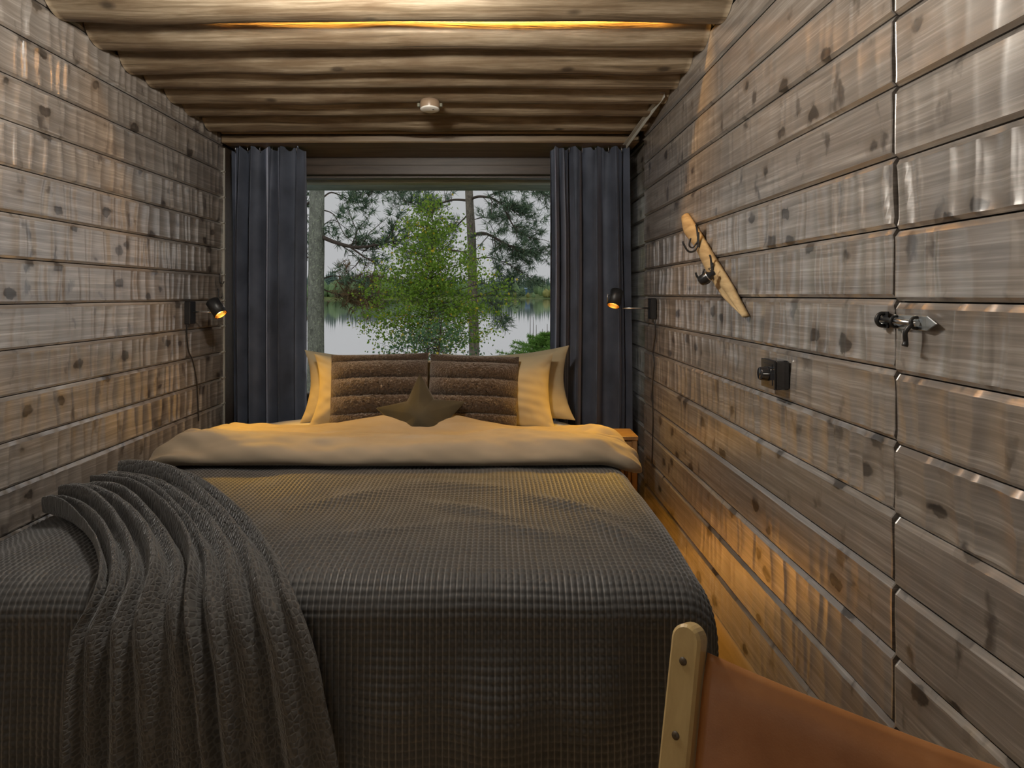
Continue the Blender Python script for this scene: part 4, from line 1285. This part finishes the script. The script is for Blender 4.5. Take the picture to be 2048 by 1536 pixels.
pine('lichen_pine', [(629, 860, ), (631, 730), (632, 600), (633, 480), (634, 380), (635, 200), (636, 60)], 9.5, [.125, .122, .117, .110, .105, .095, .085], M_BARK1,
     [([(640, 472, 0), (668, 484, -.1), (705, 494, -.2), (735, 493, -.2), (765, 487, -.1), (800, 480, 0), (835, 470, .2)], .034, .25, 46, False),
      ([(700, 494, -.2), (716, 505, -.2), (730, 515, -.2), (748, 525, -.2), (749, 540, -.2), (738, 556, -.2)], .016, -.1, 9, False),
      ([(722, 515, -.2), (712, 530, -.2), (696, 545, -.2)], .010, -.1, 7, False),
      ([(642, 455, .2), (665, 440, .2), (690, 455, .3), (712, 470, .3)], .008, .1, 10, False),
      ([(645, 420, .2), (668, 430, .1), (690, 470, 0), (718, 492, 0)], .010, .1, 12, False),
      ([(642, 400, .1), (662, 385, .2), (690, 395, .3), (720, 405, .4), (750, 380, .5)], .014, .1, 34, False),
      ([(630, 400, .1), (612, 410, .2), (590, 430, .3), (570, 450, .4)], .016, .2, 30, False),
      ([(632, 520, .1), (610, 514, .2), (585, 520, .3)], .012, 0, 18, False),
      ([(640, 560, .2), (665, 552, .2), (700, 556, .3), (735, 562, .3)], .012, -.15, 40, True),
      ([(640, 575, .2), (662, 585, .2), (690, 592, .2), (722, 588, .3), (745, 600, .3)], .012, -.2, 44, True),
      ([(628, 585, .2), (610, 600, .3), (590, 612, .3)], .010, -.2, 20, True),
      ([(642, 380, .4), (680, 340, .5), (740, 350, .6), (800, 365, .7), (845, 385, .7)], .018, -.2, 30, False)],
     201, 'tall pine with a thick lichen grey trunk close to the left curtain', .11)
pine('brown_pine', [(950, 900), (949, 730), (946, 600), (943, 480), (938, 380), (934, 240), (930, 80)], 12.5, [.105, .102, .097, .088, .075, .066, .06], M_BARK2,
     [([(942, 398, 0), (958, 393, -.2), (985, 397, -.4), (1008, 412, -.5), (1030, 422, -.5), (1055, 428, -.5)], .030, .15, 46, False),
      ([(945, 470, 0), (965, 466, -.2), (985, 473, -.3), (1010, 487, -.4), (1040, 500, -.4), (1075, 505, -.4)], .034, -.2, 64, False),
      ([(1005, 410, -.5), (1015, 430, -.5), (1030, 455, -.5), (1060, 475, -.5), (1090, 480, -.4)], .018, 0, 34, False),
      ([(935, 401, 0), (905, 400, .2), (870, 410, .3), (840, 412, .4), (805, 400, .5)], .026, .2, 56, False),
      ([(935, 430, 0), (915, 450, .2), (890, 470, .3), (860, 480, .4)], .018, .1, 30, False),
      ([(936, 505, 0), (900, 500, .2), (860, 500, .3), (820, 512, .4)], .018, .1, 34, False),
      ([(945, 440, .2), (970, 435, .2), (1000, 440, .3), (1020, 450, .3)], .010, .1, 26, False),
      ([(948, 560, 0), (975, 570, -.2), (1000, 580, -.2), (1015, 560, -.2)], .014, 0, 26, False),
      ([(950, 590, .1), (975, 600, -.1), (995, 618, -.2), (1005, 640, -.2)], .012, -.2, 26, False),
      ([(940, 380, .3), (980, 350, .2), (1040, 360, .1), (1100, 395, 0), (1130, 420, 0)], .020, -.15, 56, False),
      ([(940, 520, .2), (975, 515, 0), (1010, 525, -.2), (1045, 545, -.3), (1065, 560, -.3)], .014, -.1, 36, False)],
     221, 'brown trunked pine rising behind the birch with branches towards the right curtain', .13)

# birch in front of the lake
M_BIRCH = leafmat('birch_leaves', [(0, (.16, .29, .035)), (.5, (.28, .46, .06)), (.94, (.42, .60, .10)), (.965, (.80, .62, .05)), (1, (.95, .72, .07))], .55, .4)
M_ALDER = leafmat('alder_leaves', [(0, (.09, .19, .10)), (.6, (.18, .33, .16)), (.95, (.30, .44, .18)), (1, (.8, .65, .08))], .55, .35)
def birch(name, u0, y, vtop, env, ncl, per, size, mat, seed, label, tintbias=1.0):
    rng = np.random.default_rng(seed)
    base = at(u0, 860, y)
    root = empty(name, base, 0, label, 'tree')
    B0 = np.array(base)
    tp = [np.array(at(u0 + du, v, y)) - B0 for du, v in zip((0, 2, -2, 3, 6, 9), np.linspace(870, vtop + 10, 6))]
    trunk(root, tp, [.017, .016, .013, .010, .007, .003], plain('birch_bark_' + name, (.16, .125, .10), .8), seed)
    S = spline(tp, 60)
    ev = np.array(env)
    C = []; tw = MB()
    for k in range(ncl):
        v = ev[0, 0] + (ev[-1, 0] - ev[0, 0]) * rng.beta(1.9, 1.5)
        l_, r_ = np.interp(v, ev[:, 0], ev[:, 1]), np.interp(v, ev[:, 0], ev[:, 2])
        u = (l_ + r_) / 2 + (r_ - l_) / 2 * np.clip(rng.normal() * .62, -1.05, 1.05)
        dy = rng.normal() * .30
        c = np.array(at(u, v, y + dy)) - B0
        vt = v + abs(u - u0) * .35
        iz = int(np.clip(np.argmin(np.abs(S[:, 2] - (np.array(at(u0, vt, y)) - B0)[2])), 0, 59))
        m_ = (S[iz] * .45 + c * .55) + np.array([0, 0, .05]) + rng.normal(size=3) * .05
        tw.tube([tuple(S[iz]), tuple(m_), tuple(c)], [.0035, .0026, .0014], 4, False)
        C.append(c + rng.normal(size=(per, 3)) * np.array([.085, .085, .055]))
        C.append((m_ + (c - m_) * rng.uniform(0, 1, (per // 3, 1))) + rng.normal(size=(per // 3, 3)) * .04)
    tw.build('twigs', M_TWIG, root)['kind'] = 'stuff'
    C = np.concatenate(C)
    leaves('foliage', C, size, mat, root, seed + 3, .7, tint=rng.uniform(0, 1, len(C)) ** tintbias)
    return root
birch('young_birch', 857, 7.6, 400, [(395, 845, 872), (430, 828, 905), (470, 805, 925), (520, 772, 950), (560, 738, 1000), (600, 735, 1010), (640, 728, 990), (670, 735, 980), (700, 790, 940)], 330, 27, .037, M_BIRCH, 401,
      'young birch with green leaves and a few yellow ones in the middle of the window')
birch('alder_shrub', 872, 6.6, 650, [(640, 850, 900), (670, 800, 935), (700, 785, 945), (740, 770, 955), (790, 760, 960)], 100, 18, .034, M_ALDER, 431,
      'blue green leafy shrub below the birch, just above the cushions')

# young spruce low in the right corner of the window
M_SPR = leafmat('spruce_needles', [(0, (.12, .28, .05)), (.5, (.24, .46, .10)), (1, (.42, .62, .18))], .6, .4)
rng = np.random.default_rng(451)
ys_ = 6.0
base = at(1096, 860, ys_)
spruce = empty('young_spruce', base, 0, 'young bright green spruce low beside the right curtain', 'tree')
B0 = np.array(base)
tipz = (np.array(at(1096, 662, ys_)) - B0)[2]
trunk(spruce, [(0, 0, 0), (0, 0, tipz * .5), (0, 0, tipz)], [.022, .014, .003], M_TWIG, 455)
C, D = [], []
for k in range(14):
    f = k / 13
    z0 = tipz * (.35 + .60 * f)
    Lb = .66 * (1 - f) ** .75 + .06
    for j in range(8):
        a_ = 2 * PI * (j + rng.uniform(-.3, .3)) / 8
        d_ = np.array([math.cos(a_), math.sin(a_), .22]); d_ /= np.linalg.norm(d_)
        l_ = Lb * rng.uniform(.75, 1.15)
        o_ = np.array([0, 0, z0])
        MB().tube([tuple(o_), tuple(o_ + d_ * l_)], [.005, .002], 4, False).build('branch', M_TWIG, spruce)
        for q in np.linspace(.15, 1, 9):
            c = o_ + d_ * l_ * q
            C.append(c); D.append(d_)
            sd_ = np.cross(d_, (0, 0, 1))
            for s in (-1, 1):
                for w_ in (.5, 1):
                    C.append(c + (sd_ * s * .8 + d_ * .5) * l_ * .30 * (1.1 - q) * w_ * 1.2); D.append(sd_ * s * .6 + d_)
needles('needles', np.array(C), np.array(D),   .034, .0055, 6, M_SPR, spruce, 457)
for (u, v0_, v1_) in ((1060, 690, 632), (1066, 690, 634), (1072, 690, 650), (1078, 694, 664), (1084, 694, 658), (1094, 690, 648), (1101, 690, 640)):
    MB().tube([tuple(np.array(at(u, v0_ + 30, ys_)) - B0), tuple(np.array(at(u + .6, v1_, ys_)) - B0)], [.005, .002], 5).build('leader_shoot', M_TWIG, spruce)
